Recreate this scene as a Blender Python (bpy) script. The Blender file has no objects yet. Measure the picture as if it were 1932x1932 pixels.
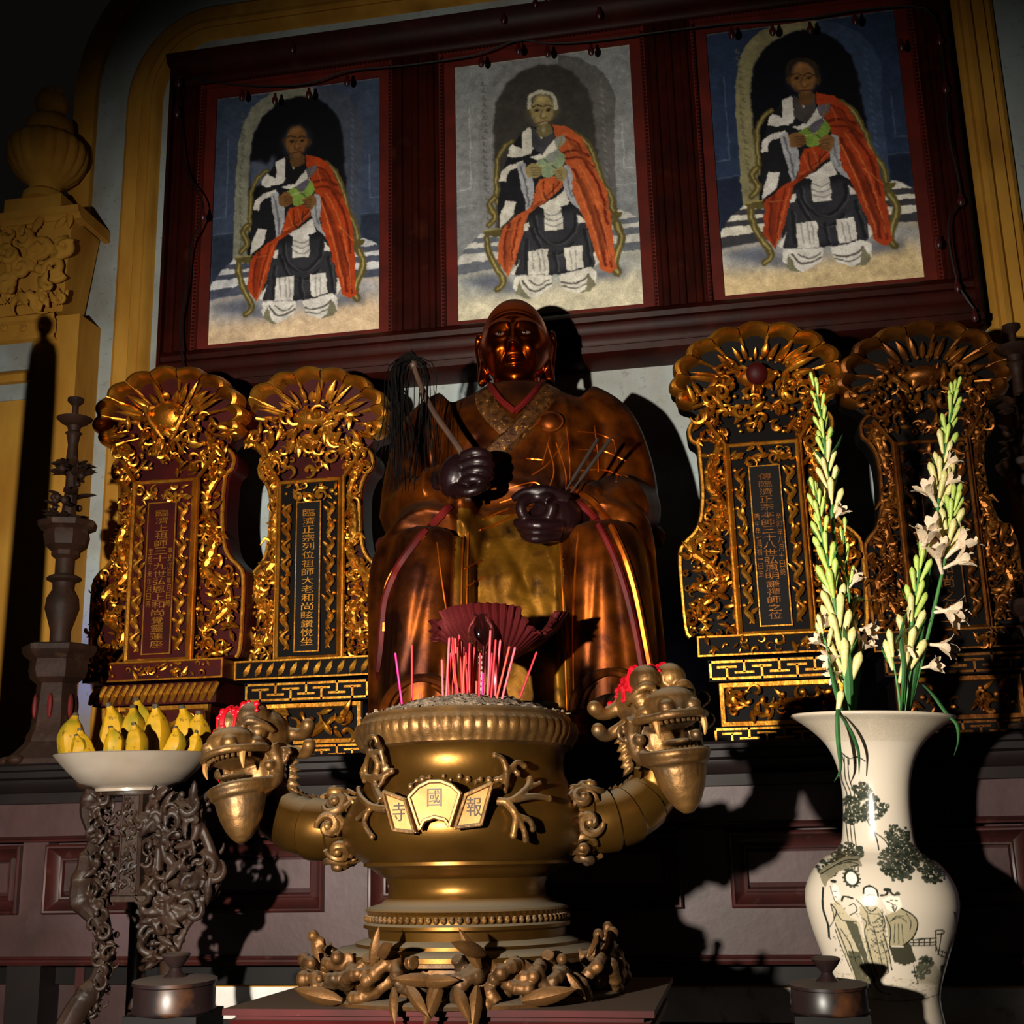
import bpy, bmesh, math, random
import numpy as np
from mathutils import Vector, Matrix
sc = bpy.context.scene
COL = sc.collection
PI = math.pi
rnd = random.Random(7)
# ------------------------------------------------------------------ camera
CZ = 1.08                                     # eye height in metres
FPX, PITCH, YAW, ROLL = 2225.4, 0.2391, 0.1737, -0.0251
_f = Vector((-math.sin(YAW)*math.cos(PITCH), math.cos(YAW)*math.cos(PITCH), math.sin(PITCH)))
_r0 = Vector((math.cos(YAW), math.sin(YAW), 0)); _u0 = _r0.cross(_f)
CR = math.cos(ROLL)*_r0 + math.sin(ROLL)*_u0
CU = -math.sin(ROLL)*_r0 + math.cos(ROLL)*_u0
cd = bpy.data.cameras.new('camera'); cam = bpy.data.objects.new('camera', cd); COL.objects.link(cam)
cd.sensor_width = 36; cd.lens = FPX/1932*36; cd.clip_start = .02
M = Matrix((CR, CU, -_f)).transposed().to_4x4(); M.translation = (0, 0, CZ)
cam.matrix_world = M
sc.camera = cam
# ------------------------------------------------------------------ light
w = bpy.data.worlds.new('world'); sc.world = w; w.use_nodes = True
w.node_tree.nodes['Background'].inputs[0].default_value = (.9, .8, .7, 1)
w.node_tree.nodes['Background'].inputs[1].default_value = .0035
ld = bpy.data.lights.new('flash_lamp', 'SPOT'); lo = bpy.data.objects.new('flash_lamp', ld); COL.objects.link(lo)
lo.location = Vector((0, 0, CZ)) + CR*-.85 + CU*.14 + _f*.0
ld.energy = 670; ld.color = (1, .93, .80); ld.shadow_soft_size = .028
ld.spot_size = math.radians(77); ld.spot_blend = .95
sc.view_settings.view_transform = 'Standard'; sc.view_settings.look = 'None'
sc.view_settings.exposure = 0; sc.view_settings.gamma = 1; sc.view_settings.use_curve_mapping = False

def P(px, py, Y):
    """point of the plane y = Y seen at photo position (px, py)"""
    d = _f + CR*((px-966)/FPX) - CU*((py-966)/FPX)
    return Vector((0, 0, CZ)) + d*(Y/d.y)
lo.rotation_euler = (P(890, 1340, 3.2)-lo.location).to_track_quat('-Z', 'Y').to_euler()
def mpp(px, py, Y):
    """metres per photo pixel at that place"""
    return (P(px, py, Y)-Vector((0, 0, CZ))).dot(_f)/FPX

# ------------------------------------------------------------------ mesh builder
class MB:
    def __init__(s): s.v = []; s.f = []; s.n = 0; s.col = []
    def add(s, V, F):
        V = np.asarray(V, float).reshape(-1, 3); o = s.n
        s.v.append(V); s.f.extend([tuple(i+o for i in f) for f in F]); s.n += len(V)
        return s
    def grid(s, A, cu=False, cv=False, flip=False):
        A = np.asarray(A, float); n, m = A.shape[:2]; F = []
        for i in range(n if cu else n-1):
            for j in range(m if cv else m-1):
                a, b, c, d = i*m+j, ((i+1) % n)*m+j, ((i+1) % n)*m+(j+1) % m, i*m+(j+1) % m
                F.append((a, d, c, b) if flip else (a, b, c, d))
        return s.add(A.reshape(-1, 3), F)
    def box(s, x0, x1, y0, y1, z0, z1):
        return s.add([(x, y, z) for z in (z0, z1) for y in (y0, y1) for x in (x0, x1)],
                     [(0, 2, 3, 1), (4, 5, 7, 6), (0, 1, 5, 4), (2, 6, 7, 3), (0, 4, 6, 2), (1, 3, 7, 5)])
    def taper(s, r0, z0, r1, z1):              # r = (x0,x1,y0,y1)
        q = lambda r, z: [(r[0], r[2], z), (r[1], r[2], z), (r[1], r[3], z), (r[0], r[3], z)]
        return s.add(q(r0, z0)+q(r1, z1), [(3, 2, 1, 0), (4, 5, 6, 7), (0, 1, 5, 4), (1, 2, 6, 5), (2, 3, 7, 6), (3, 0, 4, 7)])
    def lathe(s, prof, seg=48, c=(0, 0, 0), mod=None, a0=0, cap=True, sx=1, sy=1):
        th = np.arange(seg)*2*PI/seg+a0; A = np.zeros((len(prof), seg, 3))
        for i, (r, z) in enumerate(prof):
            R = np.full(seg, float(r)); Z = np.full(seg, float(z))
            if mod is not None: R, Z = mod(th, i, R, Z)
            A[i, :, 0] = c[0]+R*np.cos(th)*sx; A[i, :, 1] = c[1]+R*np.sin(th)*sy; A[i, :, 2] = c[2]+Z
        s.grid(A, cv=True, flip=True)
        if cap:
            o = s.n-len(prof)*seg
            s.f.append(tuple(o+j for j in range(seg))[::-1]); s.f.append(tuple(o+(len(prof)-1)*seg+j for j in range(seg)))
        return s
    def tube(s, path, rad, seg=8, cap=True, flat=1.0, up=None, mod=None):
        p = np.asarray(path, float); n = len(p)
        rad = np.interp(np.linspace(0, 1, n), np.linspace(0, 1, len(rad)), rad) if hasattr(rad, '__len__') else np.full(n, rad)
        T = np.gradient(p, axis=0); T /= np.linalg.norm(T, axis=1)[:, None]+1e-12
        u = np.array(up if up is not None else ((0, 0, 1) if abs(T[0][2]) < .9 else (1, 0, 0)), float)
        A = np.zeros((n, seg, 3)); th = np.arange(seg)*2*PI/seg
        for i in range(n):
            u = u-T[i]*u.dot(T[i]); u /= np.linalg.norm(u)+1e-12; b = np.cross(T[i], u)
            m = mod(i/(n-1), th) if mod else 1.0
            A[i] = p[i]+rad[i]*(np.cos(th)*flat*m)[:, None]*u+rad[i]*(np.sin(th)*m)[:, None]*b
        s.grid(A, cv=True)
        if cap:
            o = s.n-n*seg
            s.f.append(tuple(o+j for j in range(seg))[::-1]); s.f.append(tuple(o+(n-1)*seg+j for j in range(seg)))
        return s
    def ell(s, c, r, rot=None, nu=12, nv=8):
        r = (r, r, r) if not hasattr(r, '__len__') else r
        V = [(0, 0, -1)]
        for i in range(1, nv):
            a = -PI/2+PI*i/nv
            V += [(math.cos(a)*math.cos(2*PI*j/nu), math.cos(a)*math.sin(2*PI*j/nu), math.sin(a)) for j in range(nu)]
        V.append((0, 0, 1)); F = []
        for j in range(nu):
            k = (j+1) % nu
            F.append((0, 1+k, 1+j))
            for i in range(nv-2): F.append((1+i*nu+j, 1+i*nu+k, 1+(i+1)*nu+k, 1+(i+1)*nu+j))
            F.append((1+(nv-2)*nu+j, 1+(nv-2)*nu+k, len(V)-1))
        V = np.array(V)*np.array(r)
        if rot is not None: V = V @ np.array(rot).T
        return s.add(V+np.array(c), F)
    def prism(s, poly, y0, y1, inset=0.0, dy=0.0):
        """outline of (x,z) extruded from y0 (front) back to y1; inset/dy chamfers the front"""
        p = np.array(poly, float); n = len(p)
        if ((p[:, 0]*np.roll(p[:, 1], -1)-np.roll(p[:, 0], -1)*p[:, 1]).sum()) < 0: p = p[::-1]
        L = [(p, y1), (p, y0+dy)]
        if inset: L.append((off(p, -inset), y0))
        V = np.concatenate([np.stack([q[:, 0], np.full(n, y), q[:, 1]], 1) for q, y in L])
        F = [tuple(range(n))[::-1]]
        for k in range(len(L)-1):
            for j in range(n):
                i = (j+1) % n; F.append((k*n+j, k*n+i, (k+1)*n+i, (k+1)*n+j))
        F.append(tuple((len(L)-1)*n+j for j in range(n)))
        return s.add(V, F)
    def ring(s, x0, x1, z0, z1, prof):
        """moulding with mitred corners round a rectangle, prof = [(outward, y)]"""
        A = [[(x0-o, y, z0-o), (x1+o, y, z0-o), (x1+o, y, z1+o), (x0-o, y, z1+o)] for o, y in prof]
        return s.grid(np.array(A), cv=True)
    def sweep(s, path, prof, closed=False):
        """prof = [(sideways, y)] along a path of (x,z)"""
        p = np.array(path, float)
        if closed: N = nrm(p)
        else:
            t = np.gradient(p, axis=0); t /= np.linalg.norm(t, axis=1)[:, None]; N = np.stack([t[:, 1], -t[:, 0]], 1)
        A = np.array([[(q[0]+n[0]*o, y, q[1]+n[1]*o) for q, n in zip(p, N)] for o, y in prof])
        return s.grid(A, cv=closed)
    def leaf(s, c, d, nr, L, W, T=.25):
        d = np.array(d, float); d /= np.linalg.norm(d); nr = np.array(nr, float); nr -= d*nr.dot(d); nr /= np.linalg.norm(nr)+1e-9
        b = np.cross(d, nr); c = np.array(c, float)
        V = [c, c+d*L*.35+b*W/2, c+d*L*.35+nr*W*T, c+d*L*.35-b*W/2, c+d*L*.75+b*W*.3, c+d*L*.75+nr*W*T*.7, c+d*L*.75-b*W*.3, c+d*L, c+d*L*.4-nr*W*T*.6]
        F = [(0, 1, 2), (0, 2, 3), (1, 4, 5, 2), (2, 5, 6, 3), (4, 7, 5), (5, 7, 6), (0, 8, 1), (0, 3, 8), (1, 8, 4), (3, 6, 8), (4, 8, 7), (6, 7, 8)]
        return s.add(V, F)
    def xf(s, M):
        M = np.array(M); s.v = [v @ M[:3, :3].T+M[:3, 3] for v in s.v]; return s
    def blade(s, c, d, nr, L, W, bend=.2, m=8):
        """smooth pointed leaf with a raised midrib"""
        d = np.array(d, float); d /= np.linalg.norm(d); nr = np.array(nr, float); nr -= d*nr.dot(d); nr /= np.linalg.norm(nr)+1e-9; b = np.cross(d, nr); c = np.array(c, float); G = []
        for t in np.linspace(0, 1, m):
            w = W*.5*math.sin(PI*min(1, .06+t*.94))**.8*(1-.35*t); q = c+d*L*t+nr*bend*L*math.sin(t*2.2)*.5
            G.append([q-b*w-nr*w*.25, q-b*w*.5+nr*w*.28, q+nr*w*.5, q+b*w*.5+nr*w*.28, q+b*w-nr*w*.25, q-nr*w*.35])
        return s.grid(np.array(G), cv=True)
    def merge(s, o):
        V = np.concatenate(o.v) if o.v else np.zeros((0, 3)); return s.add(V, o.f)
    def mesh(s, name, m, smooth=True, ang=40):
        me = bpy.data.meshes.new(name); me.from_pydata(np.concatenate(s.v).tolist(), [], s.f); me.validate()
        if m: me.materials.append(m)
        finish(me, smooth, ang); return me
def finish(me, smooth=True, ang=40):
    if smooth:
        me.polygons.foreach_set('use_smooth', [True]*len(me.polygons)); me.set_sharp_from_angle(angle=math.radians(ang))
    me.update()
def nrm(p):
    t = np.roll(p, -1, 0)-np.roll(p, 1, 0); t /= np.linalg.norm(t, axis=1)[:, None]+1e-9; return np.stack([t[:, 1], -t[:, 0]], 1)
def off(p, d): return p+nrm(p)*d
def smoothpath(pts, n=40, closed=False):
    """Catmull-Rom through pts"""
    p = np.array(pts, float); k = len(p); out = []
    seg = k if closed else k-1
    for t in np.linspace(0, seg, n, endpoint=not closed):
        i = min(int(t), seg-1); f = t-i
        g = (lambda j: p[j % k]) if closed else (lambda j: p[min(max(j, 0), k-1)])
        a, b, c, d = g(i-1), g(i), g(i+1), g(i+2)
        out.append(.5*((2*b)+(c-a)*f+(2*a-5*b+4*c-d)*f*f+(3*b-a-3*c+d)*f**3))
    return np.array(out)
def rotm(rx=0, ry=0, rz=0):
    return np.array((Matrix.Rotation(rz, 3, 'Z') @ Matrix.Rotation(ry, 3, 'Y') @ Matrix.Rotation(rx, 3, 'X')))
def remesh(mb, name, m, vox, it=2, fac=.5, post=None):
    me = mb.mesh('tmp', None, False); o = bpy.data.objects.new('tmp', me); COL.objects.link(o)
    md = o.modifiers.new('r', 'REMESH'); md.mode = 'VOXEL'; md.voxel_size = vox; md.use_smooth_shade = True
    if it: sm = o.modifiers.new('s', 'SMOOTH'); sm.factor = fac; sm.iterations = it
    dg = bpy.context.evaluated_depsgraph_get(); r = bpy.data.meshes.new_from_object(o.evaluated_get(dg))
    bpy.data.objects.remove(o); bpy.data.meshes.remove(me); r.name = name
    if post:
        V = np.zeros(len(r.vertices)*3); r.vertices.foreach_get('co', V); V = post(V.reshape(-1, 3)); r.vertices.foreach_set('co', V.ravel())
    r.materials.clear(); r.materials.append(m); r.polygons.foreach_set('use_smooth', [True]*len(r.polygons)); r.update(); return r
# ------------------------------------------------------------------ objects
def tag(o, label, cat, group=None):
    o['label'] = label; o['category'] = cat
    if group: o['group'] = group
    return o
def thing(name, label, cat, loc=(0, 0, 0), rz=0, group=None):
    o = bpy.data.objects.new(name, None); COL.objects.link(o); o.location = loc; o.rotation_euler = (0, 0, rz); o.empty_display_size = .05
    return tag(o, label, cat, group)
def obj(name, mb, m, parent=None, smooth=True, ang=40, loc=None, label=None, stuff=False):
    me = mb if isinstance(mb, bpy.types.Mesh) else mb.mesh(name, m, smooth, ang)
    o = bpy.data.objects.new(name, me); COL.objects.link(o)
    if parent: o.parent = parent
    if loc is not None: o.location = loc
    if label: o['label'] = label
    if stuff: o['kind'] = 'stuff'
    return o
def struct(name, mb, m, smooth=True, ang=40, label=None):
    o = obj(name, mb, m, None, smooth, ang); o['kind'] = 'structure'
    if label: o['label'] = label
    return o
def dup(root, loc, rz=None, label=None, group=None):
    r = root.copy(); COL.objects.link(r); r.location = loc
    if rz is not None: r.rotation_euler = (0, 0, rz)
    if label: r['label'] = label
    if group: r['group'] = group
    for ch in list(root.children):
        c = ch.copy(); COL.objects.link(c); c.parent = r
        for g in list(ch.children):
            d = g.copy(); COL.objects.link(d); d.parent = c
    return r
# ------------------------------------------------------------------ materials
def lin(c):
    return tuple(((v/255)/12.92 if v/255 <= .04045 else ((v/255+.055)/1.055)**2.4) for v in c)
def mat(name, c1, c2=None, scale=8, rough=.5, metal=0, bump=0, bscale=60, spec=.5, thr=(.35, .65), stretch=(1, 1, 1), c3=None, s3=3, t3=(.55, .7), coat=0, dust=None, detail=6, vary=0, trans=0):
    m = bpy.data.materials.new(name); m.use_nodes = True; nt = m.node_tree; N = nt.nodes; L = nt.links
    b = N['Principled BSDF']; b.inputs['Roughness'].default_value = rough; b.inputs['Metallic'].default_value = metal
    b.inputs['Specular IOR Level'].default_value = spec; b.inputs['Coat Weight'].default_value = coat; b.inputs['Coat Roughness'].default_value = .2
    if trans: b.inputs['Transmission Weight'].default_value = trans
    tc = N.new('ShaderNodeTexCoord'); mp = N.new('ShaderNodeMapping'); mp.inputs['Scale'].default_value = stretch
    L.new(tc.outputs['Object'], mp.inputs[0])
    def noise(sca, d=detail):
        n = N.new('ShaderNodeTexNoise'); n.inputs['Scale'].default_value = sca; n.inputs['Detail'].default_value = d; L.new(mp.outputs[0], n.inputs['Vector']); return n.outputs[0]
    def ramp(src, a, z):
        r = N.new('ShaderNodeMapRange'); r.inputs[1].default_value = a; r.inputs[2].default_value = z; L.new(src, r.inputs[0]); return r.outputs[0]
    def mix(f, a, bb):
        x = N.new('ShaderNodeMix'); x.data_type = 'RGBA'; L.new(f, x.inputs[0])
        for k, v in ((6, a), (7, bb)):
            if isinstance(v, tuple): x.inputs[k].default_value = (*v, 1)
            else: L.new(v, x.inputs[k])
        return x.outputs[2]
    c1 = lin(c1); cur = c1
    if c2: cur = mix(ramp(noise(scale), *thr), c1, lin(c2))
    if c3: cur = mix(ramp(noise(s3), *t3), cur, lin(c3))
    if dust:
        g = N.new('ShaderNodeNewGeometry'); sx = N.new('ShaderNodeSeparateXYZ'); L.new(g.outputs['Normal'], sx.inputs[0])
        cur = mix(ramp(sx.outputs[2], dust[1], dust[2]), cur, lin(dust[0]))
        L.new(ramp(sx.outputs[2], dust[1], dust[2]), (q := N.new('ShaderNodeMapRange')).inputs[0])
        q.inputs[3].default_value = metal; q.inputs[4].default_value = 0; L.new(q.outputs[0], b.inputs['Metallic'])
        L.new(ramp(sx.outputs[2], dust[1], dust[2]), (q := N.new('ShaderNodeMapRange')).inputs[0])
        q.inputs[3].default_value = rough; q.inputs[4].default_value = .9; L.new(q.outputs[0], b.inputs['Roughness'])
    if vary:
        oi = N.new('ShaderNodeObjectInfo'); h = N.new('ShaderNodeHueSaturation'); r = ramp(oi.outputs['Random'], 0, 1)
        q = N.new('ShaderNodeMapRange'); q.inputs[3].default_value = 1-vary; q.inputs[4].default_value = 1+vary; L.new(r, q.inputs[0]); L.new(q.outputs[0], h.inputs['Value'])
        if isinstance(cur, tuple): h.inputs['Color'].default_value = (*cur, 1)
        else: L.new(cur, h.inputs['Color'])
        cur = h.outputs[0]
    if isinstance(cur, tuple): b.inputs['Base Color'].default_value = (*cur, 1)
    else: L.new(cur, b.inputs['Base Color'])
    if bump:
        bp = N.new('ShaderNodeBump'); bp.inputs['Strength'].default_value = bump; bp.inputs['Distance'].default_value = .004
        L.new(noise(bscale, 4), bp.inputs['Height']); L.new(bp.outputs[0], b.inputs['Normal'])
    return m
def vcmat(name, rough=.55, spec=.3, bump=0):
    m = bpy.data.materials.new(name); m.use_nodes = True; N = m.node_tree.nodes
    a = N.new('ShaderNodeAttribute'); a.attribute_name = 'pigment'; b = N['Principled BSDF']
    m.node_tree.links.new(a.outputs['Color'], b.inputs['Base Color']); b.inputs['Roughness'].default_value = rough; b.inputs['Specular IOR Level'].default_value = spec
    return m
def pigment(me, rgb):
    """rgb (n,3) display values 0..1 per vertex"""
    a = me.color_attributes.new('pigment', 'FLOAT_COLOR', 'POINT'); c = np.asarray(rgb, float)
    c = np.where(c <= .04045, c/12.92, ((c+.055)/1.055)**2.4)
    a.data.foreach_set('color', np.concatenate([c, np.ones((len(c), 1))], 1).ravel().astype(np.float32))
FONT = None
def text(s, size, depth=.0006):
    """flat lettering centred at the origin in the x-z plane, facing -y"""
    cu = bpy.data.curves.new('t', 'FONT'); cu.body = s; cu.size = size; cu.align_x = 'CENTER'; cu.align_y = 'CENTER'; cu.extrude = depth; cu.resolution_u = 3
    o = bpy.data.objects.new('t', cu); COL.objects.link(o)
    me = bpy.data.meshes.new_from_object(o.evaluated_get(bpy.context.evaluated_depsgraph_get())); bpy.data.objects.remove(o)
    V = np.zeros(len(me.vertices)*3); me.vertices.foreach_get('co', V); V = V.reshape(-1, 3)
    F = [tuple(p.vertices) for p in me.polygons]; bpy.data.meshes.remove(me)
    if len(V) == 0: return V, F
    V = V-np.array([(V[:, 0].min()+V[:, 0].max())/2, (V[:, 1].min()+V[:, 1].max())/2, 0])
    return np.stack([V[:, 0], -V[:, 2], V[:, 1]], 1), F
def column_text(mb, chars, x, y, z0, z1, wd):
    """characters one under the other from z0 down to z1"""
    h = (z0-z1)/len(chars)
    for i, ch in enumerate(chars):
        V, F = text(ch, 1)
        if not len(V): continue
        e = V.max(0)-V.min(0); s = np.array([wd/max(e[0], .35), 1, h*.88/max(e[2], .35)])
        mb.add(V*s+np.array([x, y, z0-h*(i+.5)]), F)
# ------------------------------------------------------------------ painter (pigment laid on flat surfaces)
class Paint:
    def __init__(s, W, H, c): s.W, s.H = W, H; s.a = np.ones((H, W, 3))*np.array(c)/255.; s.X, s.Y = np.meshgrid(np.arange(W)+.5, np.arange(H)+.5)
    def mask(s, p):
        p = np.asarray(p, float); m = np.zeros((s.H, s.W), bool); n = len(p)
        x0, x1 = max(int(p[:, 0].min())-1, 0), min(int(p[:, 0].max())+2, s.W); y0, y1 = max(int(p[:, 1].min())-1, 0), min(int(p[:, 1].max())+2, s.H)
        if x1 <= x0 or y1 <= y0: return m
        X, Y = s.X[y0:y1, x0:x1], s.Y[y0:y1, x0:x1]; k = np.zeros(X.shape, bool)
        for i in range(n):
            (ax, ay), (bx, by) = p[i], p[(i+1) % n]
            if ay == by: continue
            k ^= ((ay > Y) != (by > Y)) & (X < (bx-ax)*(Y-ay)/(by-ay)+ax)
        m[y0:y1, x0:x1] = k; return m
    def blur(s, m, r):
        m = m.astype(float)
        for _ in range(2):
            for ax in (0, 1):
                acc = np.zeros_like(m); 
                for d in range(-r, r+1): acc += np.roll(m, d, ax)
                m = acc/(2*r+1)
        return m
    def put(s, m, c, al=1.0): m = (m*al)[..., None]; s.a = s.a*(1-m)+m*np.array(c)/255.
    def poly(s, p, c, soft=0, al=1.0):
        m = s.mask(p).astype(float)
        if soft: m = s.blur(m, soft)
        s.put(m, c, al)
    def line(s, p, w, c, al=1.0):
        p = np.asarray(p, float); w_ = s.win(p[:, 0].min()-w-1, p[:, 0].max()+w+1, p[:, 1].min()-w-1, p[:, 1].max()+w+1); X, Y = s.X[w_], s.Y[w_]; d = np.full(X.shape, 1e9)
        for a, b in zip(p[:-1], p[1:]):
            v = b-a; t = np.clip(((X-a[0])*v[0]+(Y-a[1])*v[1])/(v@v+1e-9), 0, 1)
            d = np.minimum(d, np.hypot(X-a[0]-t*v[0], Y-a[1]-t*v[1]))
        s.puta(w_, np.clip(w/2+.5-d, 0, 1), c, al)
    def win(s, x0, x1, y0, y1): return (slice(max(int(y0), 0), max(int(y1)+1, 0)), slice(max(int(x0), 0), max(int(x1)+1, 0)))
    def puta(s, w_, m, c, al): m = (m*al)[..., None]; s.a[w_] = s.a[w_]*(1-m)+m*np.array(c)/255.
    def oval(s, c, rx, ry, col, soft=.15, al=1.0):
        w_ = s.win(c[0]-rx-1, c[0]+rx+1, c[1]-ry-1, c[1]+ry+1); d = np.hypot((s.X[w_]-c[0])/rx, (s.Y[w_]-c[1])/ry); s.puta(w_, np.clip((1-d)/soft, 0, 1), col, al)
    def brush(s, seed, warp=1.3, tone=.16):
        """wavering edges and uneven strokes"""
        r = np.random.RandomState(seed); n = lambda k: s.blur(r.randn(s.H, s.W), k)*(2*k+1)
        dx, dy = n(3)*warp*.55, n(3)*warp*.55; iy = np.clip((s.Y+dy).astype(int), 0, s.H-1); ix = np.clip((s.X+dx).astype(int), 0, s.W-1); a = s.a[iy, ix]
        k = (a+np.roll(a, 1, 0)+np.roll(a, -1, 0)+np.roll(a, 1, 1)+np.roll(a, -1, 1))/5; s.a = np.clip((.5*a+.5*k)*(1+tone*.5*(n(2)*.6+n(6)*.6))[..., None], 0, 1)
    def grain(s, amt, seed=1):
        r = np.random.RandomState(seed); s.a = np.clip(s.a*(1+amt*r.randn(s.H, s.W, 1)), 0, 1)
def homog(src, W, H):
    dst = [(0, 0), (W, 0), (W, H), (0, H)]; A = []; B = []
    for (x, y), (u, v) in zip(src, dst):
        A += [[x, y, 1, 0, 0, 0, -u*x, -u*y], [0, 0, 0, x, y, 1, -v*x, -v*y]]; B += [u, v]
    h = np.append(np.linalg.solve(np.array(A, float), np.array(B, float)), 1).reshape(3, 3)
    def f(p):
        q = np.c_[np.asarray(p, float), np.ones(len(p))] @ h.T; return q[:, :2]/q[:, 2:]
    return f
# ================================================================== the room
YW = 3.56
m_wall = bpy.data.materials.new('limewash'); m_wall.use_nodes = True
def _wall():
    nt = m_wall.node_tree; N = nt.nodes; L = nt.links; b = N['Principled BSDF']; b.inputs['Roughness'].default_value = .9; b.inputs['Specular IOR Level'].default_value = .2
    tc = N.new('ShaderNodeTexCoord'); sp = N.new('ShaderNodeSeparateXYZ'); L.new(tc.outputs['Object'], sp.inputs[0])
    def noise(sc_, st=(1, 1, 1), d=6):
        mp = N.new('ShaderNodeMapping'); mp.inputs['Scale'].default_value = st; L.new(tc.outputs['Object'], mp.inputs[0])
        n = N.new('ShaderNodeTexNoise'); n.inputs['Scale'].default_value = sc_; n.inputs['Detail'].default_value = d; L.new(mp.outputs[0], n.inputs['Vector']); return n.outputs[0]
    def mr(s, a, z, lo=0, hi=1):
        r = N.new('ShaderNodeMapRange'); r.inputs[1].default_value = a; r.inputs[2].default_value = z; r.inputs[3].default_value = lo; r.inputs[4].default_value = hi; L.new(s, r.inputs[0]); return r.outputs[0]
    def mix(f, a, c):
        x = N.new('ShaderNodeMix'); x.data_type = 'RGBA'; L.new(f, x.inputs[0])
        for k, v in ((6, a), (7, c)):
            if isinstance(v, tuple): x.inputs[k].default_value = (*lin(v), 1)
            else: L.new(v, x.inputs[k])
        return x.outputs[2]
    ad = N.new('ShaderNodeMath'); ad.operation = 'ADD'; L.new(sp.outputs[2], ad.inputs[0]); L.new(mr(noise(5), 0, 1, -.16, .16), ad.inputs[1])
    c = mix(mr(ad.outputs[0], 1.50, 1.86), (118, 128, 190), (166, 178, 180))          # blue wash low down, faded grey above
    c = mix(mr(noise(6, (1, 1, .3)), .44, .74, 0, .75), c, (146, 140, 130))                 # damp streaks
    c = mix(mr(noise(3.2), .48, .72, 0, .8), c, (120, 112, 100))
    c = mix(mr(noise(60, d=2), .62, .75, 0, .35), c, (90, 84, 74))
    L.new(c, b.inputs['Base Color'])
    bp = N.new('ShaderNodeBump'); bp.inputs['Strength'].default_value = .25; bp.inputs['Distance'].default_value = .004; L.new(noise(30), bp.inputs['Height']); L.new(bp.outputs[0], b.inputs['Normal'])
_wall()
m_ochre = mat('ochre_limewash', (190, 140, 56), (168, 116, 40), 9, .85, bump=.3, bscale=40, spec=.2, c3=(120, 78, 26), s3=4, t3=(.6, .8), stretch=(1, 1, .4))
m_dark = mat('dark_plaster', (18, 14, 12), rough=.9)
m_floor = mat('dark_floor_tile', (52, 34, 28), (40, 28, 24), 3, .6)
def w2(px, py, Y=YW): q = P(px, py, Y); return (q.x, q.z)
# arch outlines (inner moulding and outer moulding)
inn = [w2(*p) for p in ((214, 1150), (231, 960), (247, 708), (257, 520), (268, 335), (279, 203), (290, 150), (309, 110), (341, 78), (382, 56), (445, 42), (520, 32))]
xi = np.mean([p[0] for p in inn[2:6]])
topz = w2(480, 36)[1]
def arch(xv, cx, cz, rx, rz, xend, z0):
    pts = [(xv, z0), (xv, z0+.5), (xv, cz-.2)]+[(xv+rx*(1-math.cos(a)), cz+rz*math.sin(a)) for a in np.linspace(0, PI/2, 16)]
    return pts+[(x, cz+rz) for x in np.linspace(xv+rx+.3, xend, 6)]
czI = w2(290, 203)[1]
pI = arch(xi, 0, czI, .26, topz-czI, .55, .3)
# right hand upright
xr = w2(1828, 20)[0]
pI2 = pI+[(xr-.26+.26*math.sin(a), czI+(topz-czI)*math.cos(a)) for a in np.linspace(0, PI/2, 16)]+[(xr, czI-.4), (xr, .3)]
prof = [(-.068, YW), (-.068, YW-.018), (-.056, YW-.026), (-.044, YW-.02), (-.036, YW-.036), (-.004, YW-.03), (.006, YW-.046), (.022, YW-.05), (.034, YW-.038), (.044, YW-.044), (.056, YW-.034), (.06, YW-.014), (.066, YW)]
struct('trim_1', MB().sweep(pI2, prof), m_ochre, label='ochre arched moulding round the portraits')
xo = np.mean([w2(160, 260)[0], w2(167, 179)[0]])
czO = w2(165, 190)[1]; rzO = w2(293, 0)[1]-czO+.12
pO = arch(xo, 0, czO, .36, rzO, 1.9, .3)
prof2 = [(-.045, YW+.25), (-.045, YW-.012), (-.036, YW-.03), (.0, YW-.034), (.03, YW-.03), (.042, YW-.02), (.045, YW)]
struct('trim_2', MB().sweep(pO, prof2), m_ochre, label='outer ochre moulding of the niche')
poly = [(p[0], p[1]) for p in pO if p[0] < 1.9]+[(1.9, czO+rzO), (1.9, 0), (xo, 0)]
struct('wall_back', MB().prism(poly, YW, YW+.25), m_wall, smooth=False)
struct('wall_far', MB().box(-9, 6, 9.0, 9.2, 0, 6), m_dark, smooth=False)
struct('floor', MB().box(-9, 6, -1.5, 9.2, -.1, 0), m_floor, smooth=False)
# masonry plinth below the cabinet, white with an ochre arris
m_white = mat('white_limewash', (226, 222, 220), (205, 198, 190), 14, .85, c3=(150, 140, 128), s3=22, t3=(.6, .75))
zb0, zb1 = P(520, 1923, 2.93).z, P(520, 1861, 2.93).z
xw0 = P(396, 1890, 2.93).x
PL = struct('trim_3', MB().box(xw0, .9, 2.93, YW, zb0, zb1), m_white, smooth=False, label='white plinth band below the cabinet')
struct('trim_4', MB().box(xw0, .9, 2.924, YW, zb1, P(520, 1855, 2.93).z), m_ochre, smooth=False, label='ochre arris along the white plinth')
struct('trim_5', MB().box(-1.9, .9, 2.95, YW, 0, zb0), m_dark, smooth=False, label='dark footing below the white plinth')
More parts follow.
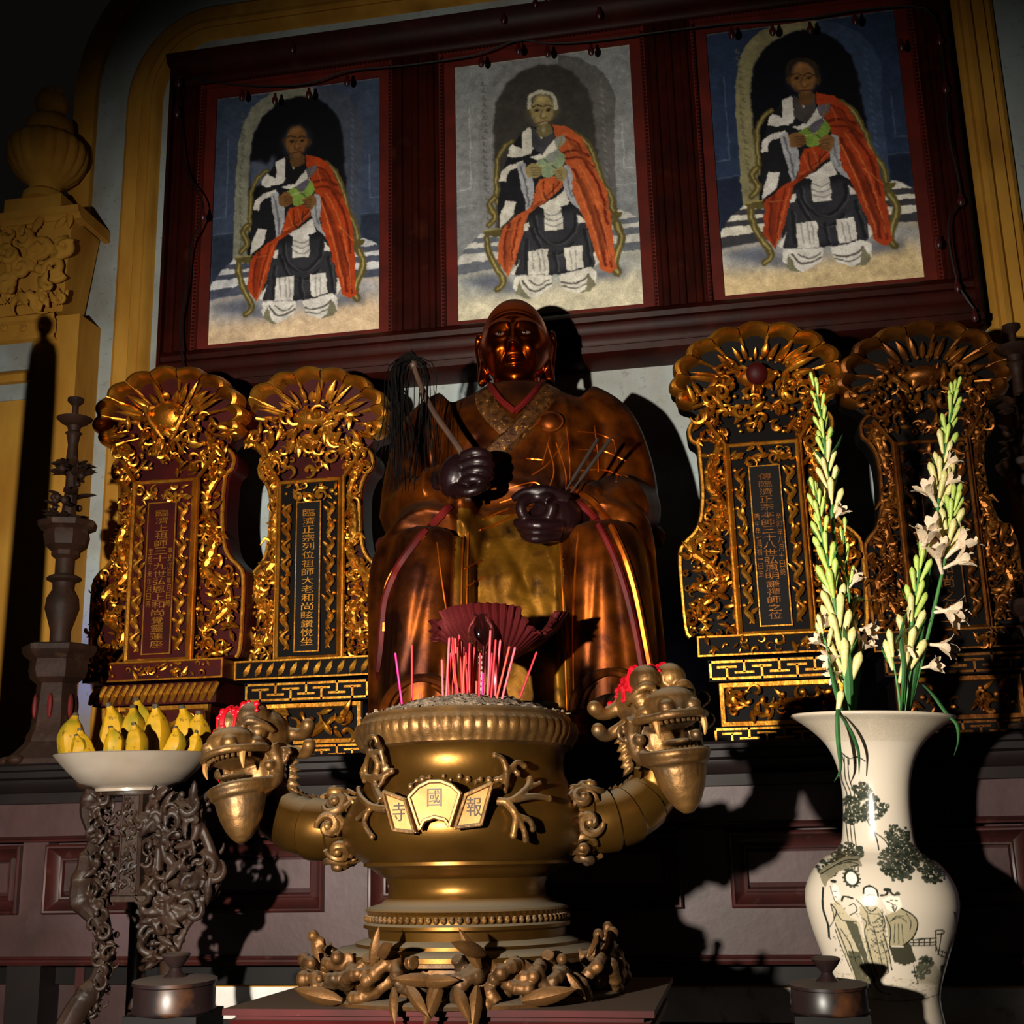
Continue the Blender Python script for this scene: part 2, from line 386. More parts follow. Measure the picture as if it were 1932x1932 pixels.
# ================================================================== the triple portrait frame
YP = 3.50                                     # plane of the canvases
k_ = 3.5/4.1
PXS = [-1.9207*k_, -.9066*k_, .0924*k_]; PW = .5995; PH = 1.0979*k_; PZ = 1.7704*k_+CZ
m_mahog = mat('dark_mahogany', (50, 12, 6), (34, 8, 5), 7, .45, bump=.12, bscale=30, stretch=(1, 1, 1), c3=(60, 24, 12), s3=11, t3=(.6, .8), spec=.1)
m_liner = mat('oxblood_liner', (96, 24, 13), (74, 18, 10), 9, .6, spec=.3)
m_black = mat('black_iron', (14, 12, 11), rough=.5)
fx0, fx1 = P(326, 480, YP).x, P(1800, 300, YP).x
fz0 = 1.5423*k_+CZ; fz1 = P(343, 132, YP).z
FR = thing('picture_frame', 'huge dark mahogany triple frame with three monk portraits high on the wall', 'picture frame', (fx0, YP, fz0))
def fb(b): return b.xf(Matrix.Translation((-fx0, -YP, -fz0)))
obj('backing_board', fb(MB().box(fx0+.01, fx1-.01, YP+.006, YW, fz0+.02, fz1-.02)), m_mahog, FR, False)
lin_w = .05
def stile(xa, xb, za=fz0+.165, zb=fz1-.10):
    b = MB().box(xa, xb, YP-.035, YP+.01, za, zb); n = 3 if xb-xa > .12 else 2
    for i in range(n):
        c = xa+(xb-xa)*(i+.5)/n; b.sweep([(c, za), (c, zb)], [(-.014, YP-.034), (-.009, YP-.044), (0, YP-.047), (.009, YP-.044), (.014, YP-.034)])
    return b
gaps = [(fx0, PXS[0]-lin_w), (PXS[0]+PW+lin_w, PXS[1]-lin_w), (PXS[1]+PW+lin_w, PXS[2]-lin_w), (PXS[2]+PW+lin_w, fx1)]
for a, c in gaps: obj('stile', fb(stile(a, c)), m_mahog, FR)
pr = lambda z, h: [(z, YP-.036), (z+h*.25, YP-.05), (z+h*.5, YP-.046), (z+h*.75, YP-.056), (z+h, YP-.036)]
def rail(z0, z1, out):
    """horizontal moulded rail, profile runs in z"""
    n = len(out); A = np.array([[(fx0-.012 if y < YP-.07 else fx0, y, z), (fx1+.012 if y < YP-.07 else fx1, y, z)] for z, y in out]); b = MB().grid(A)
    return b
zb = fz0+.008
obj('bottom_rail', fb(rail(0, 0, [(zb, YW), (zb, YP-.05), (zb+.012, YP-.075), (zb+.03, YP-.08), (zb+.04, YP-.06), (zb+.055, YP-.068), (zb+.075, YP-.066), (zb+.08, YP-.05), (zb+.10, YP-.052), (zb+.112, YP-.062), (zb+.125, YP-.05), (zb+.14, YP-.056), (zb+.158, YP-.046), (zb+.165, YP-.034), (zb+.165, YP)])), m_mahog, FR)
zt = fz1
obj('top_rail', fb(rail(0, 0, [(zt-.10, YP), (zt-.10, YP-.034), (zt-.09, YP-.046), (zt-.07, YP-.05), (zt-.06, YP-.07), (zt-.03, YP-.09), (zt, YP-.1), (zt, YW)])), m_mahog, FR)
for s_, x in ((-1, fx0), (1, fx1)):
    b = MB().box(min(x, x+.012*s_), max(x, x+.012*s_), YP-.06, YW, fz0+.01, fz1-.01)
    obj('side_board', fb(b), m_mahog, FR)
for x in PXS:
    obj('liner', fb(MB().ring(x, x+PW, PZ, PZ+PH, [(0, YP-.004), (0, YP-.012), (.036, YP-.014), (.036, YP-.024), (.040, YP-.034), (.05, YP-.036), (.05, YP)])), m_liner, FR)
    b = MB(); r = .0048
    for t in np.arange(0, PW+.08, .0135):
        for zz in (PZ-.043, PZ+PH+.043): b.ell((x-.04+t, YP-.036, zz), r, nu=6, nv=4)
    for t in np.arange(.0135, PH+.07, .0135):
        for xx in (x-.043, x+PW+.043): b.ell((xx, YP-.036, PZ-.043+t), r, nu=6, nv=4)
    obj('beading', fb(b), m_mahog, FR, stuff=True)
# --- the portraits: pigment on three canvases
HL = [(330, 250), (1225, 140), (1223, 1537), (265, 1628)]
def portrait(v):
    W, H = 236, 368; f = homog(HL, W, H); sc_ = W/910.
    bg, dk, sur, sur2, inn_, flo = v['bg'], v['dk'], v['sur'], v['sur2'], v['inn'], v['flo']
    g = Paint(W, H, bg)
    po = lambda p, c, s=0, al=1.0: g.poly(f(p), c, s, al)
    li = lambda p, w_, c, al=1.0: g.line(f(p), max(w_*sc_, .7), c, al)
    ov = lambda c, rx, ry, col, so=.15, al=1.0: g.oval(f([c])[0], rx*sc_, ry*sc_, col, so, al)
    cm = lambda p, n=24: smoothpath(p, n)
    lt = tuple(min(255, c+42) for c in bg)
    li([(300, 915), (372, 905), (392, 470)], 5, lt); li([(285, 1005), (415, 990)], 5, lt); li([(1165, 560), (1165, 800), (1225, 795)], 5, lt); li([(1110, 890), (1225, 880)], 5, lt)
    po([(285, 1010), (415, 995), (415, 1150), (275, 1300)], dk, 2); po([(1110, 895), (1226, 885), (1226, 1070), (1110, 1020)], dk, 2)
    po(cm([(410, 1150), (418, 900), (430, 650), (450, 480), (490, 350), (560, 265), (650, 210), (780, 190), (870, 192)])[:].tolist()+[(870, 245), (760, 240), (660, 280), (580, 350), (530, 440), (510, 560), (495, 1000), (490, 1150)], sur)
    po([(860, 190), (960, 205), (1050, 255), (1110, 330), (1140, 420), (1120, 600), (1115, 1030), (1060, 1030), (1030, 640), (1010, 420), (940, 290), (860, 240)], sur2)
    for i in range(22):
        y = 330+i*36; li([(470-18*(y > 600), y), (462-12*(y > 600), y+14), (478-14*(y > 600), y+20)], 6, tuple(c*.72 for c in sur)); li([(1065, y), (1075, y+15)], 8, tuple(min(255, c*1.25) for c in sur2))
    po([(490, 1150), (495, 1000), (500, 800), (510, 560), (530, 440), (580, 350), (660, 280), (760, 240), (860, 240), (940, 290), (1000, 370), (1020, 460), (1030, 640), (1045, 880), (1060, 1100)], inn_, 1)
    if v['curtain']: po([(505, 600), (560, 590), (600, 615), (640, 560), (655, 650), (560, 730), (505, 740)], (84, 92, 112), 2)
    po([(262, 1632), (275, 1375), (480, 1330), (1100, 1242), (1228, 1235), (1226, 1540)], flo, 1)
    po([(262, 1500), (275, 1370), (480, 1325), (1100, 1240), (1228, 1235), (1228, 1330), (700, 1450)], v['flo2'], 9, .75)
    L_, D_ = v['step'], v['riser']
    for p, c in (([(385, 1170), (410, 1146), (500, 1150), (500, 1165)], L_), ([(350, 1197), (385, 1168), (500, 1165), (500, 1197)], D_), ([(320, 1232), (350, 1197), (500, 1190), (500, 1210)], L_), ([(308, 1262), (320, 1230), (500, 1210), (500, 1240)], D_),
                 ([(268, 1318), (300, 1262), (500, 1238), (500, 1282)], L_), ([(268, 1370), (270, 1316), (500, 1280), (500, 1330)], D_), ([(1080, 1040), (1130, 1022), (1220, 1062), (1080, 1072)], L_), ([(1080, 1072), (1228, 1060), (1228, 1092), (1080, 1102)], D_),
                 ([(1080, 1102), (1228, 1092), (1228, 1117), (1080, 1128)], L_), ([(1080, 1128), (1228, 1117), (1228, 1152), (1080, 1162)], D_), ([(1080, 1162), (1228, 1152), (1228, 1192), (1080, 1205)], L_), ([(1080, 1205), (1228, 1192), (1228, 1238), (1080, 1250)], D_)): po(p, c)
    po([(270, 1400), (480, 1360), (640, 1480), (440, 1450)], (92, 96, 112), 5, .9); po([(980, 1350), (1140, 1330), (1140, 1385), (980, 1400)], (92, 96, 112), 4, .8)
    G, G2 = (96, 84, 44), (168, 152, 92)
    for p, w_ in ((cm([(505, 980), (508, 860), (520, 750), (560, 680), (600, 650)]), 26), (cm([(925, 610), (985, 670), (1025, 780), (1050, 880), (1090, 960), (1095, 1035)]), 30), (cm([(495, 950), (465, 990), (490, 1050), (455, 1100)]), 34), (cm([(440, 1165), (445, 1240), (475, 1320), (505, 1380), (510, 1415), (478, 1448)]), 34), (cm([(1105, 1090), (1130, 1170), (1100, 1260), (1085, 1330), (1100, 1362)]), 40)):
        li(p, w_, G); li(p, w_*.25, G2)
    po([(418, 1130), (512, 1118), (512, 1162), (430, 1165)], G); po([(1068, 1030), (1142, 1036), (1130, 1062), (1070, 1082)], G); li([(418, 1132), (512, 1120)], 6, G2)
    K, K2, Wt, Wg = v['black'], (58, 58, 64), v['white'], v['sleeve']
    po([(700, 570), (650, 600), (600, 680), (560, 760), (530, 860), (505, 1000), (510, 1110), (560, 1060), (620, 1040), (650, 1030), (600, 1180), (565, 1370), (760, 1372), (960, 1340), (1003, 1310), (990, 1130), (960, 1090), (900, 1000), (850, 800), (800, 700), (820, 565)], K)
    po([(660, 1060), (900, 1020), (985, 1120), (1003, 1310), (960, 1335), (580, 1372), (600, 1200)], K2, 4, .8)
    for p in ([(690, 1050), (700, 1140), (760, 1200), (830, 1190), (890, 1120), (900, 1040)], [(670, 1120), (720, 1230), (800, 1260), (880, 1200)], [(640, 1180), (630, 1340)], [(940, 1130), (965, 1310)], [(780, 1250), (790, 1350)]):
        li(cm(p), 16, K, .85); li(cm([(x+14, y+4) for x, y in p]), 7, (92, 92, 98), .6)
    for p in ([(650, 600), (700, 572), (704, 690), (690, 722), (650, 690)], [(580, 690), (600, 668), (650, 690), (694, 690), (680, 722), (600, 738), (570, 730)], [(522, 866), (535, 810), (580, 775), (650, 752), (655, 778), (590, 802), (562, 832), (556, 868)], [(512, 1050), (550, 968), (602, 975), (580, 1050), (508, 1115)],
              [(680, 740), (750, 720), (822, 636), (832, 690), (860, 745), (720, 752)], [(742, 1012), (830, 998), (836, 1125), (740, 1132)], [(650, 1242), (748, 1230), (746, 1370), (638, 1374)], [(834, 1226), (922, 1214), (932, 1330), (840, 1352)],
              [(600, 1285), (570, 1372), (552, 1362)], [(985, 1240), (1008, 1300), (985, 1330)], [(912, 1045), (964, 1088), (915, 1098)], [(632, 1095), (662, 1085), (655, 1132), (632, 1132)]): po(p, Wt)
    po(cm([(620, 780), (662, 768), (668, 840), (697, 850), (690, 960), (652, 1030), (645, 960), (630, 880)]), Wg); li(cm([(640, 790), (660, 900), (665, 1000)]), 9, tuple(c*.6 for c in Wg))
    for y in (1035, 1065, 1095): li(cm([(745, y), (790, y+14), (832, y-6)]), 6, (140, 138, 138))
    for x in (670, 700, 720, 865, 890): li([(x, 1240), (x+4, 1350)], 6, (140, 138, 138), .8)
    po([(705, 572), (750, 612), (815, 575), (812, 640), (752, 726), (700, 684)], v['collar']); po([(735, 610), (765, 612), (750, 640)], Wt)
    O, O2, O3 = v['orange'], (98, 26, 12), (222, 128, 72)
    po([(790, 960), (850, 915), (872, 990), (830, 1002), (740, 1014), (716, 1000)], Wt)
    po([(815, 560), (900, 580), (960, 640), (1000, 740), (1032, 830), (1062, 900), (1076, 1000), (1082, 1100), (1088, 1250), (1092, 1340), (1060, 1366), (1010, 1342), (1000, 1290), (970, 1170), (940, 1060), (900, 980), (890, 880), (870, 780), (850, 720), (835, 680), (820, 640)], O)
    po([(852, 830), (842, 900), (770, 960), (662, 1040), (630, 1130), (582, 1290), (537, 1378), (488, 1300), (498, 1200), (520, 1120), (600, 1050), (680, 1000), (706, 900), (728, 855), (800, 838)], O)
    for p, w_ in (([(840, 720), (920, 700), (985, 730)], 14), ([(850, 745), (940, 740), (1010, 790)], 10), ([(905, 800), (960, 950), (1010, 1150), (1040, 1320)], 16), ([(960, 760), (1030, 900), (1060, 1100)], 14), ([(1000, 1000), (1050, 1200), (1070, 1330)], 10), ([(560, 1090), (530, 1200), (525, 1320)], 14), ([(620, 1060), (580, 1180), (555, 1320)], 8), ([(700, 1000), (780, 930), (830, 870)], 8), ([(860, 620), (930, 660), (960, 720)], 8)): li(cm(p), w_, O2, .8)
    for p, w_ in (([(930, 860), (985, 1010), (1030, 1230)], 30), ([(560, 1130), (545, 1220), (530, 1340)], 26), ([(870, 640), (930, 690), (1000, 800)], 22), ([(690, 1010), (760, 950)], 20)): li(cm(p), w_, tuple(c*.72 for c in O), .7)
    for p, w_ in (([(890, 790), (935, 930), (980, 1100), (1020, 1300)], 6), ([(930, 770), (1000, 930), (1040, 1100), (1065, 1300)], 5), ([(690, 985), (770, 945), (845, 870)], 4), ([(640, 1060), (600, 1170), (550, 1340)], 5), ([(1000, 960), (1078, 1040)], 4), ([(540, 1130), (600, 1120)], 4), ([(720, 880), (740, 960)], 4), ([(770, 860), (790, 940)], 4), ([(880, 640), (900, 720)], 4)): li(cm(p), w_, O3, .8)
    po(cm([(860, 778), (892, 790), (897, 860), (892, 940), (925, 1015), (880, 980), (852, 920), (846, 850)]), Wg); li(cm([(870, 800), (874, 880), (885, 950)]), 7, tuple(c*.65 for c in Wg))
    li(cm([(745, 870), (750, 950), (785, 960), (800, 880)]), 5, (60, 30, 14))
    for p in ([(572, 1378), (762, 1374), (752, 1440), (692, 1478), (640, 1502), (580, 1470), (563, 1440)], [(798, 1374), (960, 1328), (992, 1360), (985, 1420), (940, 1452), (890, 1472), (820, 1450), (803, 1420)]): po(p, Wt)
    for p in ([(572, 1470), (598, 1405), (618, 1470), (655, 1502), (610, 1492)], [(988, 1425), (950, 1358), (930, 1445), (900, 1470), (955, 1462)]): po(p, (128, 124, 100))
    for p, w_ in (([(610, 1405), (645, 1450), (690, 1452), (752, 1418)], 9), ([(640, 1400), (690, 1428), (742, 1398)], 6), ([(808, 1410), (860, 1418), (920, 1400), (950, 1372)], 9), ([(812, 1432), (880, 1444), (935, 1418)], 6)): li(cm(p), w_, (88, 84, 78))
    S, S2 = v['skin'], tuple(c*.55 for c in v['skin'])
    po(cm([(692, 778), (760, 738), (842, 708), (862, 762), (802, 832), (750, 842), (735, 800)]), v['cloth']); li([(760, 745), (840, 820)], 7, tuple(c*.6 for c in v['cloth'])); po([(765, 735), (832, 690), (834, 722), (785, 785)], v['cloth2']); li([(720, 790), (800, 770)], 6, (200, 200, 130))
    for p in ([(662, 792), (700, 768), (738, 790), (742, 822), (710, 848), (668, 842)], [(798, 812), (850, 783), (873, 820), (850, 864), (818, 856)]): po(cm(p), S)
    for i in range(4): li([(690+i*3, 790+i*14), (738, 796+i*12)], 4, S2); li([(806+i*2, 818+i*11), (846, 806+i*14)], 4, S2)
    po([(815, 640), (870, 614), (877, 640), (830, 702)], v['cloth2']); li([(830, 695), (862, 622)], 5, (150, 120, 60))
    c0 = (765, 486); ov(c0, 106, 112, v['halo'], .9, .8)
    ov((697, 494), 14, 28, S2); ov((833, 494), 14, 28, S2)
    po(cm([(732, 560), (800, 560), (806, 604), (755, 630), (726, 604)]), tuple(c*.75 for c in S)); ov(c0, 68, 96, S, .22); ov((755, 425), 48, 34, tuple(min(255, c*1.25) for c in S), .8, .8)
    if v['hair']: li(cm([(699, 470), (698, 428), (730, 394), (790, 390), (828, 420), (832, 480)]), 20, v['hair'], .9)
    for x, d in ((737, -1), (795, 1)):
        ov((x, 484), 21, 11, S2, .5); ov((x, 487), 9, 6, (26, 18, 12), .4); li(cm([(x-24, 468), (x, 460), (x+24, 468)]), 6, v['brow'])
    li(cm([(764, 480), (752, 520), (770, 528), (784, 522)]), 5, S2); ov((768, 515), 10, 16, tuple(min(255, c*1.3) for c in S), .8, .7)
    li(cm([(738, 552), (768, 546), (798, 552)]), 6, (74, 34, 24)); li(cm([(720, 520), (728, 550), (740, 572)]), 4, S2, .7); li(cm([(812, 520), (806, 550), (796, 572)]), 4, S2, .7)
    if v['beard']: ov((768, 552), 34, 8, v['beard'], .8, .6); ov((766, 590), 16, 26, v['beard'], .8, .6)
    g.brush(v['seed']); g.grain(.05, v['seed']); return g.a
BLU = dict(bg=(66, 78, 102), dk=(44, 52, 70), sur=(142, 142, 124), sur2=(74, 80, 96), inn=(13, 13, 18), flo=(226, 196, 160), flo2=(150, 158, 176), step=(214, 214, 216), riser=(78, 82, 100), black=(28, 28, 32), white=(232, 226, 218), sleeve=(176, 176, 182), collar=(24, 24, 26), orange=(182, 66, 24), skin=(132, 90, 50), cloth=(136, 168, 74), cloth2=(104, 98, 112), halo=(84, 90, 112), hair=None, brow=(40, 28, 18), beard=None, curtain=True, seed=1)
GRY = dict(BLU, bg=(148, 150, 150), dk=(140, 142, 144), sur=(138, 138, 138), sur2=(104, 102, 100), inn=(62, 58, 54), flo=(214, 204, 176), flo2=(150, 156, 160), step=(206, 202, 194), riser=(106, 110, 120), white=(226, 220, 206), orange=(196, 92, 46), skin=(158, 140, 92), cloth=(150, 168, 132), cloth2=(146, 150, 140), collar=(68, 66, 72), halo=(112, 106, 100), hair=(206, 200, 176), beard=(204, 196, 168), curtain=False, seed=2)
NAV = dict(BLU, bg=(44, 58, 86), dk=(30, 38, 58), sur=(146, 138, 100), sur2=(60, 76, 104), inn=(8, 9, 18), flo=(218, 192, 146), riser=(62, 60, 66), step=(224, 218, 202), orange=(172, 62, 26), skin=(142, 98, 56), cloth=(128, 160, 66), collar=(78, 72, 70), halo=(52, 66, 104), hair=(54, 40, 26), curtain=False, seed=3)
m_paint = vcmat('painted_canvas', .6, .25)
for x, v, lab in zip(PXS, (BLU, GRY, NAV), ('left portrait, monk with green cloth before a dark arch, blue-grey walls', 'middle portrait, white-haired old monk before a grey arch', 'right portrait, monk with dark hair before a navy arch')):
    a = portrait(v); H, W = a.shape[:2]
    X, Z = np.meshgrid(np.linspace(x, x+PW, W), np.linspace(PZ+PH, PZ, H)); A = np.stack([X, np.full_like(X, YP-.004), Z], -1)
    A = np.concatenate([A, A[::-1, :]*0+np.stack([X[::-1], np.full_like(X, YP+.004), Z[::-1]], -1)], 0) if False else A
    b = fb(MB().grid(A, flip=True)); me = b.mesh('painting', m_paint, False); pigment(me, a.reshape(-1, 3))
    obj('painting', me, None, FR, label=lab)
# --- dead string of bulbs slung over the frame
SL = thing('string_lights', 'dark string of unlit bulbs looped along the picture frame edge', 'string lights', (fx0, YP-.1, fz1))
ftl = lambda x, z: (x-fx0, .0, z-fz1)
bul = [(338, 150), (335, 207), (384, 401), (457, 176), (519, 183), (583, 172), (655, 148), (552, 85), (908, 112), (978, 88), (1033, 93), (1115, 90), (1380, 58), (1457, 52), (1528, 48), (1613, 32), (1700, 80), (1772, 70), (1783, 160), (1812, 372), (1770, 452), (1806, 535), (1838, 590), (950, 30), (1130, 20), (1010, 0)]
m_bulb = mat('dusty_bulb', (40, 22, 18), (70, 16, 22), 30, .35)
for i, (a, c) in enumerate(bul):
    q = P(a, c, YP-.1); z = -1 if c < 250 else 0
    b = MB().tube([(0, 0, .012), (0, 0, 0)], [.005, .006], 8).lathe([(.006, -.0), (.011, -.010), (.010, -.022), (.003, -.03)], 10)
    obj('bulb', b, m_bulb, SL, loc=ftl(q.x, q.z))
def wire(pts): 
    ps = [P(a, c, YP-.1) for a, c in pts]; return MB().tube(smoothpath([ftl(q.x, q.z+.012) for q in ps], 60), .0032, 5)
for pts in ([(338, 150), (400, 160), (457, 166), (519, 168), (583, 163), (655, 140), (760, 130), (850, 118), (908, 106), (978, 82), (1033, 88), (1115, 84), (1250, 66), (1380, 50), (1457, 45), (1528, 40), (1613, 26), (1740, 20), (1772, 66)], [(335, 160), (340, 260), (352, 330), (384, 398), (360, 470), (352, 540), (340, 620), (345, 700)], [(1772, 70), (1783, 160), (1790, 260), (1812, 372), (1790, 430), (1806, 535), (1838, 590)]):
    obj('cable', wire(pts), m_black, SL)
# ================================================================== altar cabinet
YC = 2.72
m_cab = mat('dusty_brown_lacquer', (62, 40, 40), (46, 27, 26), 6, .5, bump=.15, bscale=40, spec=.4, c3=(80, 60, 64), s3=3.2, t3=(.5, .75))
m_cabr = mat('red_brown_moulding', (58, 20, 17), (42, 16, 14), 9, .42, c3=(74, 46, 36), s3=20, t3=(.6, .8))
m_cabk = mat('dark_cornice', (26, 17, 17), (18, 12, 12), 6, .5, spec=.3)
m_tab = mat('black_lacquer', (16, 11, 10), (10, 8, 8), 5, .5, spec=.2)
zf = lambda py: P(966, py, YC).z
xc = lambda px, py=1650: P(px, py, YC).x
cx0, cx1 = xc(-150), xc(2080); zT, zB = zf(1411), zf(1816)
CB = thing('altar_cabinet', 'long dark brown panelled altar cabinet across the back, carrying the statue and tablets', 'cabinet', (cx0, YC, zB))
cc = lambda b: b.xf(Matrix.Translation((-cx0, -YC, -zB)))
z1, z2, z3, z4 = zf(1468), zf(1492), zf(1560), zf(1573)
obj('top_board', cc(MB().grid(np.array([[(cx0, y, z), (cx1, y, z)] for z, y in [(zT, YW), (zT, YC), (zT-.006, YC-.006), (zT-.016, YC-.004), (zT-.02, YC+.012), (zT-.034, YC+.014), (zT-.04, YC+.03), (zT-.052, YC+.032), (z1, YC+.05), (z1, YW)]]))), m_cabk, CB)
A = [[(cx0, y, z), (cx1, y, z)] for z, y in [(z1, YC+.05), (z1-.004, YC+.04), (z2, YC+.044), (z2-.002, YC+.055)]]
obj('cornice_moulding', cc(MB().grid(np.array(A))), m_cabk, CB)
obj('frieze_board', cc(MB().box(cx0, cx1, YC+.058, YC+.09, z3, z2)), m_cab, CB)
obj('waist_moulding', cc(MB().grid(np.array([[(cx0, y, z), (cx1, y, z)] for z, y in [(z3, YC+.06), (z3-.001, YC+.046), (z3-.005, YC+.04), (z3-.009, YC+.046), (z4+.002, YC+.044), (z4, YC+.06)]]))), m_cabr, CB)
zp0, zp1 = zf(1721), zf(1578)
pans = [(-150, 14), (62, 597), (682, 1284), (1377, 1962)]
PX = [(xc(a), xc(b)) for a, b in pans]
obj('carcass', cc(MB().box(cx0, cx1, YC+.11, YW-.02, zB, z1)), m_cab, CB)
ed = [cx0]+[v for p in PX for v in p]+[cx1]
for i in range(0, len(ed), 2):
    if ed[i+1]-ed[i] > .01: obj('stile', cc(MB().box(ed[i], ed[i+1], YC+.06, YC+.11, zp0, z4)), m_cab, CB)
obj('lower_rail', cc(MB().box(cx0, cx1, YC+.0598, YC+.11, zB+.006, zp0)), m_cab, CB)
obj('bead_moulding', cc(MB().grid(np.array([[(cx0, y, z), (cx1, y, z)] for z, y in [(zB+.008, YC+.0598), (zB+.008, YC+.05), (zB+.004, YC+.046), (zB, YC+.05), (zB-.004, YC+.048), (zB-.012, YC+.052), (zB-.012, YC+.11)]]))), m_cabr, CB)
for a, b in PX:
    h = zp1-zp0; fr = obj('panel_frame', cc(MB().ring(a, b, zp0, zp1, [(0, YC+.062), (-.0, YC+.046), (-.004, YC+.042), (-.008, YC+.044), (-.013, YC+.058), (-.03, YC+.068), (-.034, YC+.064), (-.038, YC+.066), (-.043, YC+.085)])), m_cabr, CB)
    obj('panel', cc(MB().prism([(a+.04, zp0+.04), (b-.04, zp0+.04), (b-.04, zp1-.034), (a+.04, zp1-.034)], YC+.072, YC+.12, .012, .01)), m_cab, CB, False)
for px in (26, 2040):
    x = xc(px); obj('leg', cc(MB().box(x-.045, x+.045, YC+.07, YC+.16, 0, zB)), m_cabk, CB)
obj('shade_board', cc(MB().box(cx0+.1, cx1-.1, 2.86, 2.915, P(520, 1853, 2.9).z, zB)), m_tab, CB, False)  # added dark board standing in for the black shadow band under the cabinet
obj('side_panel', cc(MB().box(cx0, P(392, 1880, 2.88).x, 2.88, 2.92, .1, zB)), m_cab, CB, False)
for px in (75, 150): obj('side_post', cc(MB().box(P(px, 1880, 2.86).x-.012, P(px, 1880, 2.86).x+.012, 2.855, 2.885, .1, zB)), m_cabr, CB, False)
# front table (its top lies just below the picture)

TZ = .56; TY0, TY1 = 1.3, 2.66
TB = thing('offering_table', 'black lacquer offering table in front of the cabinet carrying burner, vase and stands', 'table', (-.5, 1.8, 0))
lt_ = lambda b: b.xf(Matrix.Translation((.5, -1.8, 0)))
obj('table_top', lt_(MB().box(-1.3, .85, TY0, TY1, TZ-.05, TZ)), m_tab, TB, False)
obj('apron', lt_(MB().box(-1.25, .8, TY0+.06, TY1-.06, TZ-.14, TZ-.05)), m_tab, TB, False)
for x in (-1.18, .72):
    for y in (TY0+.1, TY1-.1): obj('leg', lt_(MB().taper((x-.04, x+.04, y-.04, y+.04), 0, (x-.05, x+.05, y-.05, y+.05), TZ-.1)), m_tab, TB, False)
# ================================================================== gilded ancestral tablets
m_gold = mat('old_gilding', (204, 136, 42), (166, 96, 24), 14, .36, .88, bump=.35, bscale=55, c3=(104, 46, 14), s3=26, t3=(.6, .8))
m_gold2 = mat('bright_gilding', (216, 152, 54), (180, 110, 30), 14, .36, .85, bump=.3, bscale=70, c3=(110, 48, 12), s3=30, t3=(.62, .8))
m_goldd = mat('dull_gilding', (138, 84, 28), (98, 52, 14), 14, .42, .8, bump=.4, bscale=60, c3=(50, 20, 10), s3=26, t3=(.55, .8))
m_red = mat('oxblood_lacquer', (62, 10, 9), (42, 8, 8), 9, .5, spec=.12)
m_blk = mat('black_lacquer_ground', (12, 7, 6), (8, 5, 5), 9, .6, spec=.08)
m_bface = mat('black_script_panel', (17, 12, 13), (12, 9, 10), 9, .6, spec=.12)
def spiral(c, r, turns=1.4, a0=0, n=22, hand=1, y=0, lift=0.0):
    t = np.linspace(0, 1, n); a = a0+hand*turns*2*PI*t; R = r*(1-.82*t)
    return np.stack([c[0]+R*np.cos(a), y-lift*t, c[1]+R*np.sin(a)], 1)
def inside(p, poly):
    x, z = p; k = False; n = len(poly)
    for i in range(n):
        (ax, az), (bx, bz) = poly[i], poly[(i+1) % n]
        if (az > z) != (bz > z) and x < (bx-ax)*(z-az)/(bz-az)+ax: k = not k
    return k
def carve(b, poly, y, n, s, seed, dep=.012):
    """undercut scrollwork: curls, leaves and pearls scattered inside an outline, standing proud of y"""
    r = random.Random(seed); xs = [p[0] for p in poly]; zs = [p[1] for p in poly]; k = 0; t = 0
    while k < n and t < n*30:
        t += 1; p = (r.uniform(min(xs), max(xs)), r.uniform(min(zs), max(zs)))
        if not inside(p, poly): continue
        k += 1; q = r.random(); a = r.uniform(0, 2*PI); z_ = s*r.uniform(.6, 1.25); yy = y-dep*r.uniform(.15, .9)
        if q < .34: b.tube(spiral(p, z_*1.15, r.uniform(.55, 1.0), a, 11, r.choice((-1, 1)), yy, dep*.5), [z_*.10, z_*.30, z_*.34, z_*.30], 6)
        elif q < .8:
            d = (math.cos(a), r.uniform(-.35, .1), math.sin(a)); b.blade((p[0]-d[0]*z_*.9, yy, p[1]-d[2]*z_*.9), d, (r.uniform(-.6, .6), -1, r.uniform(-.6, .6)), z_*2.3, z_*1.1, r.uniform(-.1, .5), 5)
        else: b.ell((p[0], yy, p[1]), (z_*.42, z_*.36, z_*.42), nu=7, nv=5)
    return b
def dragon(b, path, r, y, seed):
    """a scaly serpent winding up a side panel, with head, mane and claws"""
    p = smoothpath(path, 54); n = len(p); L = np.stack([p[:, 0], y-.006*np.sin(np.linspace(0, 9, n))-.004, p[:, 1]], 1); ra = r*np.interp(np.linspace(0, 1, n), [0, .15, .6, 1], [.35, .8, 1, .8])
    ra = ra*(1+.13*np.sin(np.arange(n)*2.2)); b.tube(L, ra, 8)
    for i in range(3, n-2, 3):
        d = L[i+1]-L[i-1]; d /= np.linalg.norm(d); b.leaf(L[i]+np.array([0, -ra[i]*.8, 0]), d+np.array([0, -.7, 0]), (0, -1, 0), r*1.3, r*.8, .4)
    h = L[-1]; d = L[-1]-L[-4]; d /= np.linalg.norm(d); b.ell(h+d*r*.6, (r*1.25, r*1.1, r*1.1), nu=9, nv=6); b.ell(h+d*r*2+np.array([0, -r*.5, r*.3]), r*.75, nu=8, nv=6)
    for s in (-1, 1):
        b.tube([h+np.array([s*r*.5, -r*.6, r*.5]), h+np.array([s*r*1.5, -r*.9, r*1.6]), h+np.array([s*r*1.2, -r, r*2.6])], [r*.3, r*.25, r*.1], 5); b.ell(h+d*r*1.1+np.array([s*r*.6, -r*1.0, r*.5]), r*.36, nu=6, nv=5)
        for k in (12, 34): b.tube([L[k], L[k]+np.array([s*r*1.8, -r*.6, r*.6]), L[k]+np.array([s*r*2.7, -r*.5, -r*.7])], [r*.5, r*.4, r*.15], 5)
    return b
